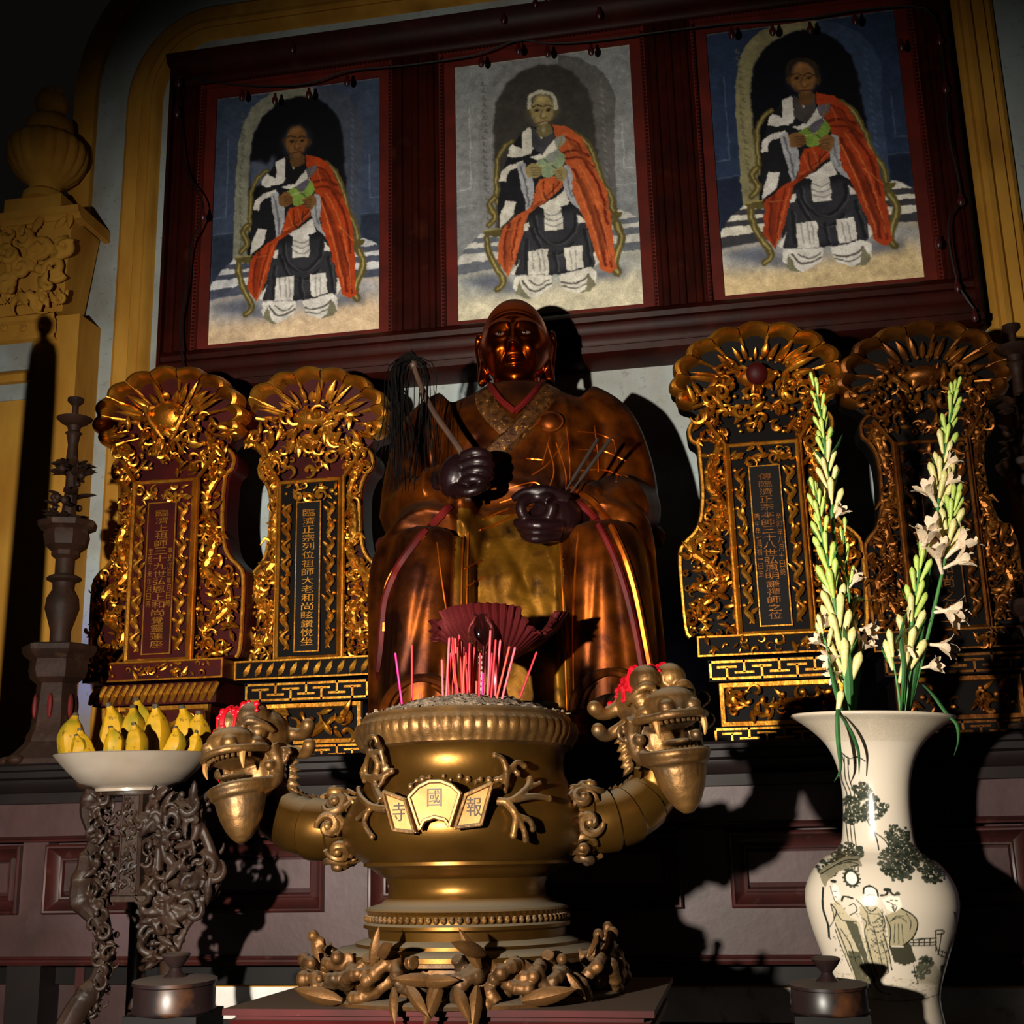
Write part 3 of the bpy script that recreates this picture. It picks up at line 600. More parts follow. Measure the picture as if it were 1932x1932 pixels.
def meander(b, x0, x1, z0, z1, y, n, t):
    """greek-key fret standing proud as narrow bars"""
    h = z1-z0; w_ = (x1-x0)/n; bar = lambda a, c, d, e: b.box(a, c, y-.004, y+.002, d, e)
    bar(x0, x1, z0, z0+t); bar(x0, x1, z1-t, z1); bar(x0, x0+t, z0, z1); bar(x1-t, x1, z0, z1)
    for i in range(n):
        a = x0+i*w_; m_ = w_*.5
        bar(a+m_-t/2, a+m_+t/2, z0, z0+h*.66); bar(a+w_*.22, a+w_*.78, z0+h*.66-t/2, z0+h*.66+t/2)
        if i < n-1: bar(a+w_-t/2, a+w_+t/2, z0+h*.36, z1); bar(a+w_*.72, a+w_*1.28, z0+h*.36-t/2, z0+h*.36+t/2)
    return b
def tablet(cfg):
    """all measures in photo pixels of the tablet's own front plane, scaled to metres; z up from the foot"""
    Y = cfg['Y']; s = mpp(cfg['cx'], cfg['top']+350, Y); base = P(cfg['cx'], cfg['bot'], Y); zb = min(base.z, zT+.002) if False else zT+.001
    k = (P(cfg['cx'], cfg['top'], Y).z-zb)/745.
    T = thing('ancestral_tablet', cfg['label'], 'memorial tablet', (base.x, Y, zb), group=None)
    g, gr, face, gb = cfg['gold'], cfg['ground'], cfg['face'], cfg['bright']
    sc3 = lambda b: b.xf(Matrix.Scale(k, 4))
    def pl(pts): return [(x, z) for x, z in pts]
    D = 60.
    # foot, die, fret, plinth (each a part)
    f = cfg['foot']
    obj('foot', sc3(MB().box(-118, 118, -D, D, 0, 32)), gr, T, False)
    obj('foot_fret', sc3(meander(MB(), -118, 118, 2, 30, -D, 4, 3.6)), gb, T, False)
    obj('die_block', sc3(MB().box(-106, 106, -D+8, D-8, 32, 105)), gr, T, False)
    obj('die_frame', sc3(MB().ring(-96, 96, 42, 98, [(0, -D+4), (2, -D-1), (9, -D-2), (10, -D+10)])), gb, T)
    obj('die_relief', sc3(carve(MB(), [(-90, 46), (90, 46), (90, 94), (-90, 94)], -D+8, 34, 13, cfg['seed']+5, 16)), g, T, stuff=True)
    obj('fret_block', sc3(MB().box(-122, 122, -D-6, D, 110, 148)), gr, T, False)
    if f == 'leaf':
        b = MB()
        for i in range(17): b.tube([(-118+i*14.7-8, -D-8, 114), (-118+i*14.7, -D-13, 128), (-118+i*14.7+8, -D-8, 146)], [4, 6.5, 4], 6)
        obj('leaf_band', sc3(b), gb, T)
    else: obj('fret', sc3(meander(MB(), -120, 120, 113, 146, -D-6, 4, 4)), gb, T, False)
    zs = 154
    obj('sill', sc3(MB().box(-138, 138, -D-16, D, zs, zs+34)), gr, T, False)
    b = MB().ring(-134, 134, zs+3, zs+31, [(0, -D-16), (1, -D-19), (4, -D-19), (4, -D-16)])
    if f == 'fret_plain':
        for i in range(11): b.leaf((-120+i*23, -D-17, zs+4), (.5, -.1, .85), (-.4, -1, 0), 30, 14, .5)
        obj('sill_relief', sc3(b), gb, T, stuff=True)
    else: obj('sill_relief', sc3(carve(b, [(-126, zs+5), (126, zs+5), (126, zs+29), (-126, zs+29)], -D-16, 40, 8, cfg['seed']+9, 8)), g, T, stuff=True)
    # body: shaped back board with side wings
    z0, zt = zs+34, 610
    half = [(150, z0+6), (158, z0+30), (160, z0+150), (150, z0+178), (132, z0+196), (120, z0+220), (113, z0+270), (114, z0+330), (118, zt-60), (130, zt-48), (132, zt-26), (118, zt-8), (90, zt)]
    half = [(x*(cfg['bw'] if z < zt-90 else (1+cfg['bw'])/2), z) for x, z in half]; half = smoothpath(half, 40).tolist()
    outl = [(x, z) for x, z in half]+[(-x, z) for x, z in half[::-1]]
    obj('back_board', sc3(MB().prism(outl, -D+30, D-30, 5, 5)), gr if cfg['edge'] is None else cfg['edge'], T)
    rim = np.array([(x-6, z) for x, z in half]); b = MB()
    for sg in (-1, 1): b.tube(np.stack([rim[:, 0]*sg, np.full(len(rim), -D+27.), rim[:, 1]], 1), 4.2, 6)
    obj('rim_bead', sc3(b), gb, T)
    inner = [(x-12, z) for x, z in half]
    # wings with dragons
    for sg in (-1, 1):
        wing = [(sg*66, z0+4), (sg*66, zt-30)]+[(sg*x, z) for x, z in inner[::-1]]
        r = random.Random(cfg['seed']+sg); path = []
        for i in range(10):
            t = i/9.; lim = np.interp(z0+t*(zt-z0-60), [q[1] for q in inner], [q[0] for q in inner]); mid = (68+lim)/2; path.append((sg*(mid+(lim-68)*.34*math.sin(i*1.9+cfg['seed'])), z0+18+t*(zt-z0-80)))
        b = dragon(MB(), path, 10, -D+20, cfg['seed']); carve(b, wing, -D+28, 210, 9.5, cfg['seed']*3+sg, 20)
        obj('dragon_carving', sc3(b), g, T, stuff=True)
    # central projecting case
    pz0, pz1 = z0, zt-70; y1 = -D-6
    obj('case', sc3(MB().box(-66, 66, y1+6, -D+34, pz0, pz1)), gr, T, False)
    obj('case_frame', sc3(MB().ring(-58, 58, pz0+7, pz1-7, [(0, y1+8), (0, y1), (4, y1-3), (7, y1), (8, y1+8)])), gb, T)
    for sg in (-1, 1):
        b = MB().tube([(sg*66, y1+8, pz0), (sg*66, y1+8, pz1), (sg*96, -D+8, pz1+48)], 4.5, 6)
        obj('case_arris', sc3(b), g, T)
    b = carve(MB(), [(-54, pz1-44), (54, pz1-44), (54, pz1-12), (-54, pz1-12)], y1+6, 22, 10, cfg['seed']+21, 14)
    r_b = random.Random(cfg['seed']+77)
    for sg in (-1, 1):
        n = 8
        for i in range(n):
            za = pz0+14+(pz1-pz0-70)*i/n; c = 44
            pth = smoothpath([(sg*(c+9), za), (sg*(c-4), za+14), (sg*(c+6), za+30), (sg*(c-8), za+44)], 12)
            b.tube(np.stack([pth[2:, 0], y1+1.-3*np.sin(np.linspace(0, PI, 10)), pth[2:, 1]], 1), [1, 6, 4, .5], 6); b.blade((sg*(c-2), y1+1, za+24), (sg*r_b.uniform(-.9, .2), -.3, r_b.uniform(.4, 1)), (.3, -1, .2), r_b.uniform(14, 22), 10, .4, 5); b.ell((sg*(c+8), y1+1, za+40), 4, nu=6, nv=5); b.leaf((sg*(c-8), y1+2, za+6), (sg*.5, -.2, .8), (0, -1, .2), 17, 9, .4)
    obj('leaf_border', sc3(b), gb, T, stuff=True)
    fw = cfg['fw']; fz0, fz1 = pz0+16, pz1-48
    obj('script_panel', sc3(MB().box(-fw, fw, y1-1, y1+8, fz0, fz1)), face, T, False)
    obj('script_fillet', sc3(MB().ring(-fw, fw, fz0, fz1, [(0, y1), (0, y1-3), (2, y1-3), (2.4, y1)])), gb, T, False)
    if cfg['text']:
        b = MB(); column_text(b, cfg['text'], 0, y1-1.4, fz1-12, fz0+10, cfg['tw'])
        for sg in (-1, 1):
            if cfg.get('side'): column_text(b, cfg['side'][(sg+1)//2], sg*(fw-7), y1-1.4, fz1-(fz1-fz0)*.3, fz0+(fz1-fz0)*.3, 9)
        obj('inscription', sc3(b), cfg['ink'], T, False)
    # shell shaped crest leaning forward
    cz = zt+52; n = 11; ya = -D+16
    C = lambda a, r, up=1: (r*158*math.cos(a), cz+r*(102 if math.sin(a) > 0 else 78)*math.sin(a))
    lean = lambda z: -26*(z-zt)/150.
    pts = []; A0, A1 = -.62, PI+.62
    for i in range(n):
        a0, a1 = A0+(A1-A0)*i/n, A0+(A1-A0)*(i+1)/n
        for t in np.linspace(0, 1, 7)[:-1]:
            a = a0+(a1-a0)*t; pts.append(C(a, .93+.085*math.sin(PI*t)))
    bot = [(-88, zt-14), (88, zt-14)]
    out2 = pts+[(-100, cz-62), (-84, zt-16), (84, zt-16), (100, cz-62)]
    b = MB().prism(out2, ya+14, ya+64, 0); 
    def leanb(b): b.v = [v+np.stack([np.zeros(len(v)), -34*np.clip((v[:, 2]-zt)/150., -.2, 1.2), np.zeros(len(v))], 1) for v in b.v]; return b
    obj('crest_board', sc3(leanb(b)), cfg['edge'] or gr, T)
    # hollow gilt lobes round the edge
    for i in range(n):
        a0, a1 = A0+(A1-A0)*i/n, A0+(A1-A0)*(i+1)/n; G = []
        for rr, dy in ((1.03, 14), (1.025, -6), (.99, -20), (.94, -23), (.89, -16), (.85, -4), (.82, 12)):
            G.append([(*C(a0+(a1-a0)*t, rr-.07*(1-math.sin(PI*t)) if rr > .9 else rr-.10*(1-math.sin(PI*t))), dy+ya+6) for t in np.linspace(.02, .98, 9)])
        G = np.array(G)[:, :, [0, 2, 1]]; obj('shell_lobe', sc3(leanb(MB().grid(G))), g, T)
    b = MB(); r = random.Random(cfg['seed'])
    for i in range(15):
        a = .1+(PI-.2)*(i+r.uniform(-.25, .25))/14.; p0 = C(a, r.uniform(.3, .42)); p1 = C(a+r.uniform(-.06, .06), r.choice((.58, .66, .74, .8))); d = (p1[0]-p0[0], -8, p1[1]-p0[1]); L_ = math.hypot(d[0], d[2])
        b.blade((p0[0], ya+r.uniform(2, 8), p0[1]), d, (r.uniform(-.5, .5), -1, .1), L_, r.uniform(9, 21), r.uniform(.1, .5), 6)
    for i in range(n+1):
        a = A0+(A1-A0)*i/n; p = [C(a, q) for q in (.95, .8, .66, .56)]; b.tube([(p[0][0], ya-6, p[0][1]), (p[1][0], ya+2, p[1][1]), (p[2][0], ya+8, p[2][1]), (p[3][0], ya+12, p[3][1])], [5, 4, 3, 1.5], 6)
    if cfg['crest'] == 'orb':
        V = smoothpath([(0, cz-44), (34, cz-10), (42, cz+22), (0, cz+30), (-42, cz+22), (-34, cz-10)], 30, True)
        b.ell((0, ya-4, cz+4), (38, 20, 32), nu=18, nv=12)
        for sg in (-1, 1): b.tube([(sg*8, ya-14, cz-40), (sg*30, ya-18, cz-8), (sg*46, ya-12, cz+26)], [4, 6, 4], 7)
    else:
        b.ell((0, ya-6, cz+2), (36, 18, 18), nu=16, nv=10)
        for i in range(26):
            a = 2*PI*i/26; b.ell((50*math.cos(a)*1.5, ya-6, cz+36*math.sin(a)), 4, nu=6, nv=5)
    carve(b, [(-140, cz-30), (-60, cz+16), (60, cz+16), (140, cz-30), (110, cz-62), (-110, cz-62)], ya+2, 90, 13, cfg['seed']+31, 22)
    carve(b, [(-90, zt-50), (90, zt-50), (104, zt+6), (-104, zt+6)], ya+6, 46, 11, cfg['seed']+37, 18)
    obj('crest_carving', sc3(leanb(b)), g, T, stuff=True)
    if cfg['jewel']: obj('jewel', sc3(leanb(MB().ell((0, ya-20, cz+4), (20, 12, 20), nu=14, nv=10))), m_red, T)
    return T
tablet(dict(bw=1.0, cx=318, top=738, bot=1392, Y=3.22, gold=m_gold, bright=m_gold2, ground=m_red, face=m_red, edge=m_red, foot='leaf', fw=27, tw=26, ink=m_gold2, seed=3, crest='orb', jewel=False,
    text='臨濟上祖師三十九世弘恩上和尚覺靈蓮座', side=('生於丁未年月日時', '卒於戊辰年月日時'), label='red and gold shell-topped memorial tablet behind the bananas, smooth gold orb in its crest'))
tablet(dict(bw=.86, cx=598, top=737, bot=1426, Y=3.30, gold=m_gold2, bright=m_gold2, ground=m_blk, face=m_bface, edge=m_red, foot='fret_plain', fw=23, tw=24, ink=m_gold2, seed=8, crest='wheel', jewel=False,
    text='臨濟正宗列位祖師大老和尚眩鑽悅坐', label='gilded shell-topped memorial tablet with clear gold script on black, just left of the statue'))
tablet(dict(bw=1.04, cx=1478, top=652, bot=1395, Y=3.12, gold=m_gold, bright=m_gold2, ground=m_blk, face=m_bface, edge=m_blk, foot='fret', fw=26, tw=23, ink=m_goldd, seed=13, crest='wheel', jewel=True,
    text='傳臨濟正宗本師三十八世弘恩明謙禪師之位', side=('丙午年七月初一日生', '癸卯年八月十日終'), label='gilded shell-topped memorial tablet with red jewel and worn script, right of the statue'))
tablet(dict(bw=.86, cx=1806, top=648, bot=1385, Y=3.12, gold=m_goldd, bright=m_goldd, ground=m_blk, face=m_blk, edge=m_blk, foot='fret', fw=26, tw=22, ink=m_goldd, seed=17, crest='wheel', jewel=False,
    text='臨濟正宗四十世和尚之位', label='dim gilded shell-topped memorial tablet behind the tuberoses at the far right'))
# ================================================================== statue of the seated monk
from mathutils.bvhtree import BVHTree
YS = 3.08
ks = (P(972, 558, YS).z-zT)/856.
EYE = (zT-CZ)/ks                              # altar top above eye level, in statue units
def Q(pts):
    """true place of points measured on the photograph that lie in front of the statue's axis"""
    return [(x*(f := 1+y*ks/YS), y, (z+EYE)*f-EYE) for x, y, z in pts]
sb = P(992, 1400, YS); SX = sb.x
m_robe = mat('worn_gilt_lacquer', (122, 58, 10), (52, 19, 5), 13, .42, .72, spec=.15, bump=.25, bscale=30, c3=(36, 14, 6), s3=5, t3=(.46, .66), dust=((34, 24, 17), .35, .95))
m_apron = mat('olive_gilt_lacquer', (124, 82, 16), (84, 50, 10), 12, .5, .6, spec=.15, bump=.35, bscale=45, c3=(42, 24, 8), s3=16, t3=(.55, .72))
m_head = mat('dark_bronze_lacquer', (164, 68, 10), (128, 48, 8), 6, .29, 1.0, bump=.03, bscale=50, dust=((34, 21, 15), .3, .9))
m_hand = mat('purple_brown_lacquer', (34, 14, 16), (22, 10, 12), 8, .34, .3, spec=.4)
m_trimg = mat('hem_gilding', (226, 118, 28), (170, 70, 14), 20, .34, .85, c3=(70, 24, 10), s3=14, t3=(.6, .75))
m_redl = mat('red_lacquer_lining', (98, 16, 14), (60, 10, 10), 12, .6, spec=.2)
m_chair = mat('red_brown_chair', (70, 20, 18), (46, 12, 12), 8, .6, spec=.2)
ST = thing('monk_statue', 'seated bald monk statue in worn brown-gold lacquer at the centre, whisk in one hand', 'statue', (SX, YS, zT+.001), .12)
s3 = lambda b: b.xf(Matrix.Scale(ks, 4))
# --- body: head, neck, arms and hands as one skin
def head_grid():
    n, m = 150, 190; el = np.linspace(-PI/2+.02, PI/2, n)[:, None]; az = np.linspace(0, 2*PI, m, endpoint=False)[None, :]
    x = np.cos(el)*np.sin(az); y = -np.cos(el)*np.cos(az); z = np.sin(el)+0*az
    jaw = np.where(z < 0, 1-.20*z**2-.05*np.abs(z), 1-.03*z); fr = np.where(y < 0, 1, 1.06)
    X = 66*x*jaw; Y = 76*y*fr*np.where(z < 0, 1-.10*z*z, 1); Z = 770+np.where(z < 0, 84, 86)*z
    f = np.clip(-y*1.6-.15, 0, 1); a = np.abs(X); G = lambda cx, cz, sx, sz: np.exp(-((a-cx)/sx)**2-((Z-cz)/sz)**2)
    d = 0*X
    t = np.clip((790-Z)/42, 0, 1); nose = np.where((Z < 792) & (Z > 738), t**1.3*np.exp(-(X/(5.5+3.5*t))**2), 0)*np.clip((Z-740)/6, 0, 1)
    d += 21*nose+8*G(9, 748, 4.5, 5)+3*G(0, 747, 7, 6)
    bz = 792-.010*(a-26)**2; d += 6.5*np.exp(-((Z-bz)/np.where(Z < bz, 12, 5.))**2)*np.clip((a-4)/6, 0, 1)*np.clip((56-a)/10, 0, 1)
    d += -6*G(23, 770, 14, 7)+8*G(23, 771, 10.5, 5)-2.2*np.exp(-((Z-(773.5+.02*(a-23)**2))/1.3)**2)*np.clip((14-np.abs(a-23))/5, 0, 1)
    d += 4*np.exp(-((Z-(764+.014*(a-22)**2))/2.2)**2)*np.clip((18-np.abs(a-23))/6, 0, 1)
    d += 8*G(35, 744, 13, 12)-3.6*np.exp(-((a-(13+(748-Z)*.42))/2.8)**2)*np.clip((752-Z)/6, 0, 1)*np.clip((Z-712)/8, 0, 1)
    d += -2.2*np.exp(-((a-(22+(746-Z)*.40))/2.2)**2)*np.clip((748-Z)/6, 0, 1)*np.clip((Z-718)/8, 0, 1)
    d += 6*G(0, 726, 20, 9)+5*G(4, 726.5, 14, 3.4)-5*np.exp(-((Z-(722+.006*a*a))/1.6)**2)*np.clip((20-a)/5, 0, 1)+6.5*G(0, 716, 12, 4)-2.5*G(0, 707, 12, 3)+11*G(0, 694, 14, 9)
    d += 1.5*np.sin((Z-800)*.75+.004*X*X)*np.exp(-((Z-808)/9)**2-(X/30)**2)-2*np.exp(-((a-5)/1.8)**2-((Z-796)/6)**2)
    Y = Y-d*f
    return np.stack([X*1.0, Y+0*X, 843+(Z-856)*1.10+0*X], -1)
bd = MB(); bd.grid(head_grid(), cv=True)
bd.tube([(0, 6, 712), (0, 6, 670), (0, 4, 630)], [46, 43, 60], 20)
bd.tube([(0, 4, 650), (0, 4, 560), (0, 4, 380)], [70, 120, 130], 20, flat=.7, up=(0, 1, 0))
for s in (-1, 1):
    c = smoothpath([(s*64, 8, 776), (s*70, 16, 782), (s*73, 22, 764), (s*71, 18, 738), (s*68, 10, 714), (s*66, 4, 690), (s*63, 0, 682), (s*62, 2, 698), (s*62, 2, 728)], 30)
    bd.tube(c, [5, 6, 6, 5, 6, 9, 8, 4], 8); bd.tube([(s*60, 12, 774), (s*65, 14, 752), (s*61, 6, 716)], [6, 7, 6], 8); bd.ell((s*64, 2, 686), (6, 7, 12))
bd.tube(Q([(-150, 0, 600), (-205, -40, 430), (-128, -165, 490), (-104, -198, 502)]), [40, 42, 30, 26], 12)
bd.tube(Q([(150, 0, 600), (212, -40, 420), (140, -170, 420), (100, -205, 418)]), [40, 42, 30, 28], 12)
hl, hr = MB(), MB()
hl.ell((-103, -212, 504), (31, 30, 39), rotm(0, .3, 0), 20, 14)
for i in range(4):
    z = 535-i*15; e = (0, 3, 2, -4)[i]
    hl.tube(smoothpath([(-92, -232, z-4), (-70+e, -242, z), (-53+e, -238, z-3), (-49+e, -222, z-6), (-62, -212, z-8)], 14), [9, 9.5, 8.5, 7.5, 6.5], 9)
hl.tube(smoothpath([(-104, -228, 480), (-86, -244, 468), (-66, -248, 470), (-54, -240, 480)], 12), [11, 10, 8.5, 7], 9)
hr.ell((72, -226, 416), (46, 34, 38), rotm(0, -.2, 0), 20, 14)
ring = [(46+25*math.cos(a), -256-5*math.cos(a*2), 428+21*math.sin(a)) for a in np.linspace(.5, 2*PI+.2, 22)]
hr.tube(ring, [11, 10, 9, 10, 10], 9)
for i in range(3): hr.tube(smoothpath([(86-i*3, -248+i*4, 402-i*8), (48-i*2, -266+i*6, 398-i*9), (18+i*4, -250+i*6, 406-i*8), (14+i*5, -230, 414-i*6)], 14), [10, 9.5, 8.5, 7], 9)
hr.tube(smoothpath([(96, -238, 446), (62, -252, 458), (28, -252, 456), (8, -244, 448)], 12), [12, 10.5, 9, 6.5], 9)
for h_, c_ in ((hl, (-100, -214, 500)), (hr, (60, -230, 418))):
    q = np.array(Q([c_])[0])-np.array(c_); h_.xf(Matrix.Translation(q)); bd.merge(h_)
me = remesh(s3(bd), 'body', m_head, 2.15*ks, 1, .45); me.materials.append(m_hand)
for p in me.polygons:
    if p.center.z < 590*ks: p.material_index = 1
obj('body', me, None, ST)
bvb = BVHTree.FromPolygons([v.co.copy() for v in me.vertices], [tuple(p.vertices) for p in me.polygons])
m_eye = mat('painted_eye_white', (84, 62, 48), rough=.35); m_pup = mat('painted_pupil', (12, 8, 7), rough=.2)
for s in (-1, 1):
    h = bvb.ray_cast(Vector((s*23*ks, -300*ks, 750*ks)), Vector((0, 1, 0))); y = h[0].y/ks
    eo = obj('eye', s3(MB().ell((s*23, y+1.4, 750), (10, 3.4, 3.4), None, 16, 10)), m_eye, ST); obj('pupil', s3(MB().ell((s*23-1, y-.9, 750.3), (3.6, 1.8, 3.1), None, 12, 8)), m_pup, eo)
# --- robe
def loft(b, rings, seg=40):
    A = [[(cx+rx*math.copysign(abs(math.cos(t))**.85, math.cos(t)), cy+ry*math.copysign(abs(math.sin(t))**.85, math.sin(t)), z) for t in np.linspace(0, 2*PI, seg, endpoint=False)] for z, cx, cy, rx, ry in rings]
    b.grid(A, cv=True, flip=True); o = b.n-len(A)*seg; b.f.append(tuple(o+j for j in range(seg))[::-1]); b.f.append(tuple(o+(len(A)-1)*seg+j for j in range(seg))); return b
rb = MB()
loft(rb, [(250, 0, 10, 175, 120), (380, 0, 0, 178, 120), (470, 0, -4, 172, 116), (560, 0, -2, 176, 104), (605, 0, 2, 164, 92), (632, 0, 4, 132, 78), (652, 0, 4, 84, 66), (668, 0, 6, 62, 56)])
for s in (-1, 1):
    rb.tube(smoothpath(Q([(s*112, 2, 622), (s*160, 2, 580), (s*186, -10, 500), (s*194, -30, 420)]), 14), [54, 62, 62, 62], 16)
    rb.tube(smoothpath(Q([(s*90, 20, 360), (s*130, -90, 385), (s*152, -185, 360)]), 12), [100, 90, 78], 18)
    rb.tube(smoothpath(Q([(s*150, -182, 372), (s*158, -202, 300), (s*162, -196, 160), (s*164, -190, 10)]), 14), [70, 76, 78, 78], 18)
rb.tube(Q([(-194, -30, 425), (-160, -120, 462), (-128, -170, 486)]), [64, 52, 44], 16)
rb.tube(Q([(194, -30, 425), (180, -120, 430), (126, -180, 428)]), [66, 60, 48], 16)
# hanging sleeves
rb.tube(smoothpath(Q([(-136, -150, 450), (-180, -160, 395), (-222, -160, 330), (-238, -150, 200), (-244, -140, 40)]), 20), [34, 46, 42, 30, 24], 14, flat=1.0)
rb.tube(smoothpath(Q([(-112, -166, 470), (-120, -166, 420), (-160, -150, 380)]), 10), [36, 44, 40], 12)
rb.tube(smoothpath(Q([(150, -150, 430), (196, -158, 390), (212, -156, 300), (226, -146, 180), (236, -138, 60)]), 20), [42, 46, 38, 30, 24], 14)
rb.tube(Q([(0, -100, 420), (0, -150, 300), (0, -160, 10)]), [80, 92, 98], 18, flat=.5, up=(0, 1, 0))
me_r = remesh(s3(rb), 'robe', m_robe, 4.2*ks, 12, .6)
# shallow folds
V = np.zeros(len(me_r.vertices)*3); me_r.vertices.foreach_get('co', V); V = V.reshape(-1, 3)/ks; Nn = np.zeros(len(V)*3); me_r.vertices.foreach_get('normal', Nn); Nn = Nn.reshape(-1, 3)
fo = np.zeros(len(V))
for (ax, az), (bx, bz), wd, am in (((-60, 400), (-130, 60), 10, -5), ((-92, 400), (-95, 60), 7, -6), ((82, 400), (80, 60), 7, -6), ((50, 380), (0, 250), 9, -5), ((-40, 380), (20, 260), 9, -5), ((140, 390), (112, 120), 8, -4), ((30, 300), (-20, 120), 12, -4), ((-150, 560), (-172, 440), 9, -6), ((-126, 590), (-140, 470), 7, -4), ((70, 600), (78, 440), 6, -4), ((90, 620), (96, 500), 5, 3), ((-120, 330), (-170, 120), 9, -4), ((-190, 330), (-205, 90), 8, -5), ((150, 330), (168, 90), 9, -4), ((-70, 540), (-120, 440), 8, -4), ((-20, 520), (-70, 420), 8, -3), ((120, 500), (150, 430), 8, -4), ((180, 470), (150, 410), 8, -5), ((-180, 440), (-150, 520), 8, -5), ((20, 480), (60, 560), 8, -3), ((-60, 470), (30, 440), 7, 3), ((0, 340), (36, 200), 10, -4), ((-50, 330), (-20, 160), 10, -4)):
    v = np.array([bx-ax, bz-az]); q = V[:, [0, 2]]-np.array([ax, az]); t = np.clip(q@v/(v@v), 0, 1); dd = np.hypot(*(q-t[:, None]*v).T); fo += am*np.exp(-(dd/wd)**2)*(V[:, 1] < -20)
V = (V+Nn*fo[:, None])*ks; me_r.vertices.foreach_set('co', V.ravel()); me_r.update()
me_r.materials.append(m_apron)
for p in me_r.polygons:
    c = p.center/ks
    if abs(c.x+8) < 84+(400-c.z)*.02 and c.z < 392 and c.y < -90: p.material_index = 1
obj('robe', me_r, None, ST)
bv = BVHTree.FromPolygons([v.co.copy() for v in me_r.vertices], [tuple(p.vertices) for p in me_r.polygons])
def onrobe(x, z, lift=0.0, y0=-420):
    y = -120
    for _ in range(3):
        (a, _y, c), = Q([(x, y, z)]); h = bv.ray_cast(Vector((a*ks, y0*ks, c*ks)), Vector((0, 1, 0))); y = h[0].y/ks if h[0] else -60
    return np.array((a, y-lift, c))
def drape(b, pts, r, n=40, lift=.6, seg=6):
    p = smoothpath(pts, n); return b.tube([onrobe(x, z, lift) for x, z in p], r, seg)
def band(b, pts, wd, n=36, lift=2.0, m=5):
    p = smoothpath(pts, n); t = np.gradient(p, axis=0); t /= np.linalg.norm(t, axis=1)[:, None]; N = np.stack([-t[:, 1], t[:, 0]], 1)
    A = [[onrobe(*(q+k*wd*o), lift*(1.6 if abs(o) < .49 else -.6)) for o in np.linspace(-.5, .5, m)] for q, k in zip(p, N)]
    return b.grid(np.array(A), flip=True)
# collar bands
m_collar = mat('brocade_collar', (104, 64, 26), (56, 28, 10), 60, .5, .5, bump=.35, bscale=200, c3=(190, 130, 50), s3=90, t3=(.62, .7))
obj('collar', s3(band(MB(), [(70, 672), (50, 640), (10, 590), (-40, 545), (-62, 520)], 46, lift=6)), m_collar, ST, label='brocade collar band')
obj('collar', s3(band(MB(), [(-56, 668), (-52, 640), (-26, 606), (0, 582)], 44, lift=3.5)), m_collar, ST, label='brocade collar band')
b = MB(); b.tube([onrobe(x, z, 5) for x, z in smoothpath([(-46, 678), (-26, 648), (2, 622)], 14)], 6, 6); b.tube([onrobe(x, z, 8) for x, z in smoothpath([(52, 680), (30, 650), (2, 622)], 14)], 6, 6)
obj('under_collar', s3(b), m_redl, ST, label='red under-collar edge')
# gilded hems, seams and field lines of the patchwork robe
b = MB()
drape(b, [(-60, 512), (-20, 548), (40, 600), (66, 640)], 3.6)
obj('collar_piping', s3(b), m_trimg, ST); b = MB()
drape(b, [(104, 470), (150, 440), (190, 370), (214, 290), (230, 180), (240, 90)], 5.5)
obj('sleeve_hem', s3(b), m_trimg, ST, label='gilded sleeve hem'); b = MB()
drape(b, [(-236, 220), (-232, 300), (-204, 350), (-160, 392)], 3.2)
obj('sleeve_hem', s3(b), m_trimg, ST, label='gilded sleeve hem')
b = MB(); drape(b, [(96, 456), (140, 424), (178, 352), (202, 270), (218, 170), (226, 80)], 6); obj('sleeve_lining', s3(b), m_redl, ST, label='red sleeve lining'); b = MB(); drape(b, [(-118, 446), (-160, 400), (-206, 340), (-232, 280), (-240, 200), (-246, 130)], 7)
obj('sleeve_lining', s3(b), m_redl, ST, label='red sleeve lining')
b = MB()
for pts in ([(-30, 470), (0, 480), (34, 486), (50, 474)], [(-30, 450), (10, 464), (30, 484)], [(-60, 420), (-20, 436), (40, 452)], [(-64, 400), (-30, 412), (20, 440), (60, 470)], [(-90, 330), (-62, 344)], [(-88, 296), (-56, 314)], [(20, 532), (50, 528)], [(30, 500), (60, 520), (90, 560)], [(96, 590), (100, 520), (96, 450)],
            [(116, 580), (150, 574), (180, 560)], [(116, 545), (160, 540), (200, 520)], [(118, 505), (160, 504), (206, 488)], [(146, 590), (150, 540), (150, 500)], [(180, 560), (186, 520), (186, 480)], [(60, 560), (70, 500), (40, 440)], [(76, 560), (92, 500), (88, 450)], [(66, 575), (50, 520)], [(-92, 400), (-96, 240), (-92, 40)], [(82, 400), (86, 240), (84, 40)], [(-138, 380), (-116, 200), (-106, 60)], [(120, 400), (104, 240), (98, 60)], [(-84, 396), (-88, 200)]):
    drape(b, pts, 1.5, 24, .5, 5)
obj('seam_lines', s3(b), m_trimg, ST, label='raised gilt seam lines', stuff=True)
b = MB().lathe([(0, 8), (8, 8), (16, 5), (20, 0), (18, -3)], 24); b.xf(Matrix.Translation(onrobe(66, 600, 1)) @ Matrix.Rotation(PI/2, 4, 'X')); b.tube([onrobe(66, 600, 3)+np.array([math.cos(a)*22, 0, math.sin(a)*17]) for a in np.linspace(0, 2*PI, 30)], 3, 6)
obj('robe_clasp', s3(b), m_robe, ST, label='round gilt robe clasp')
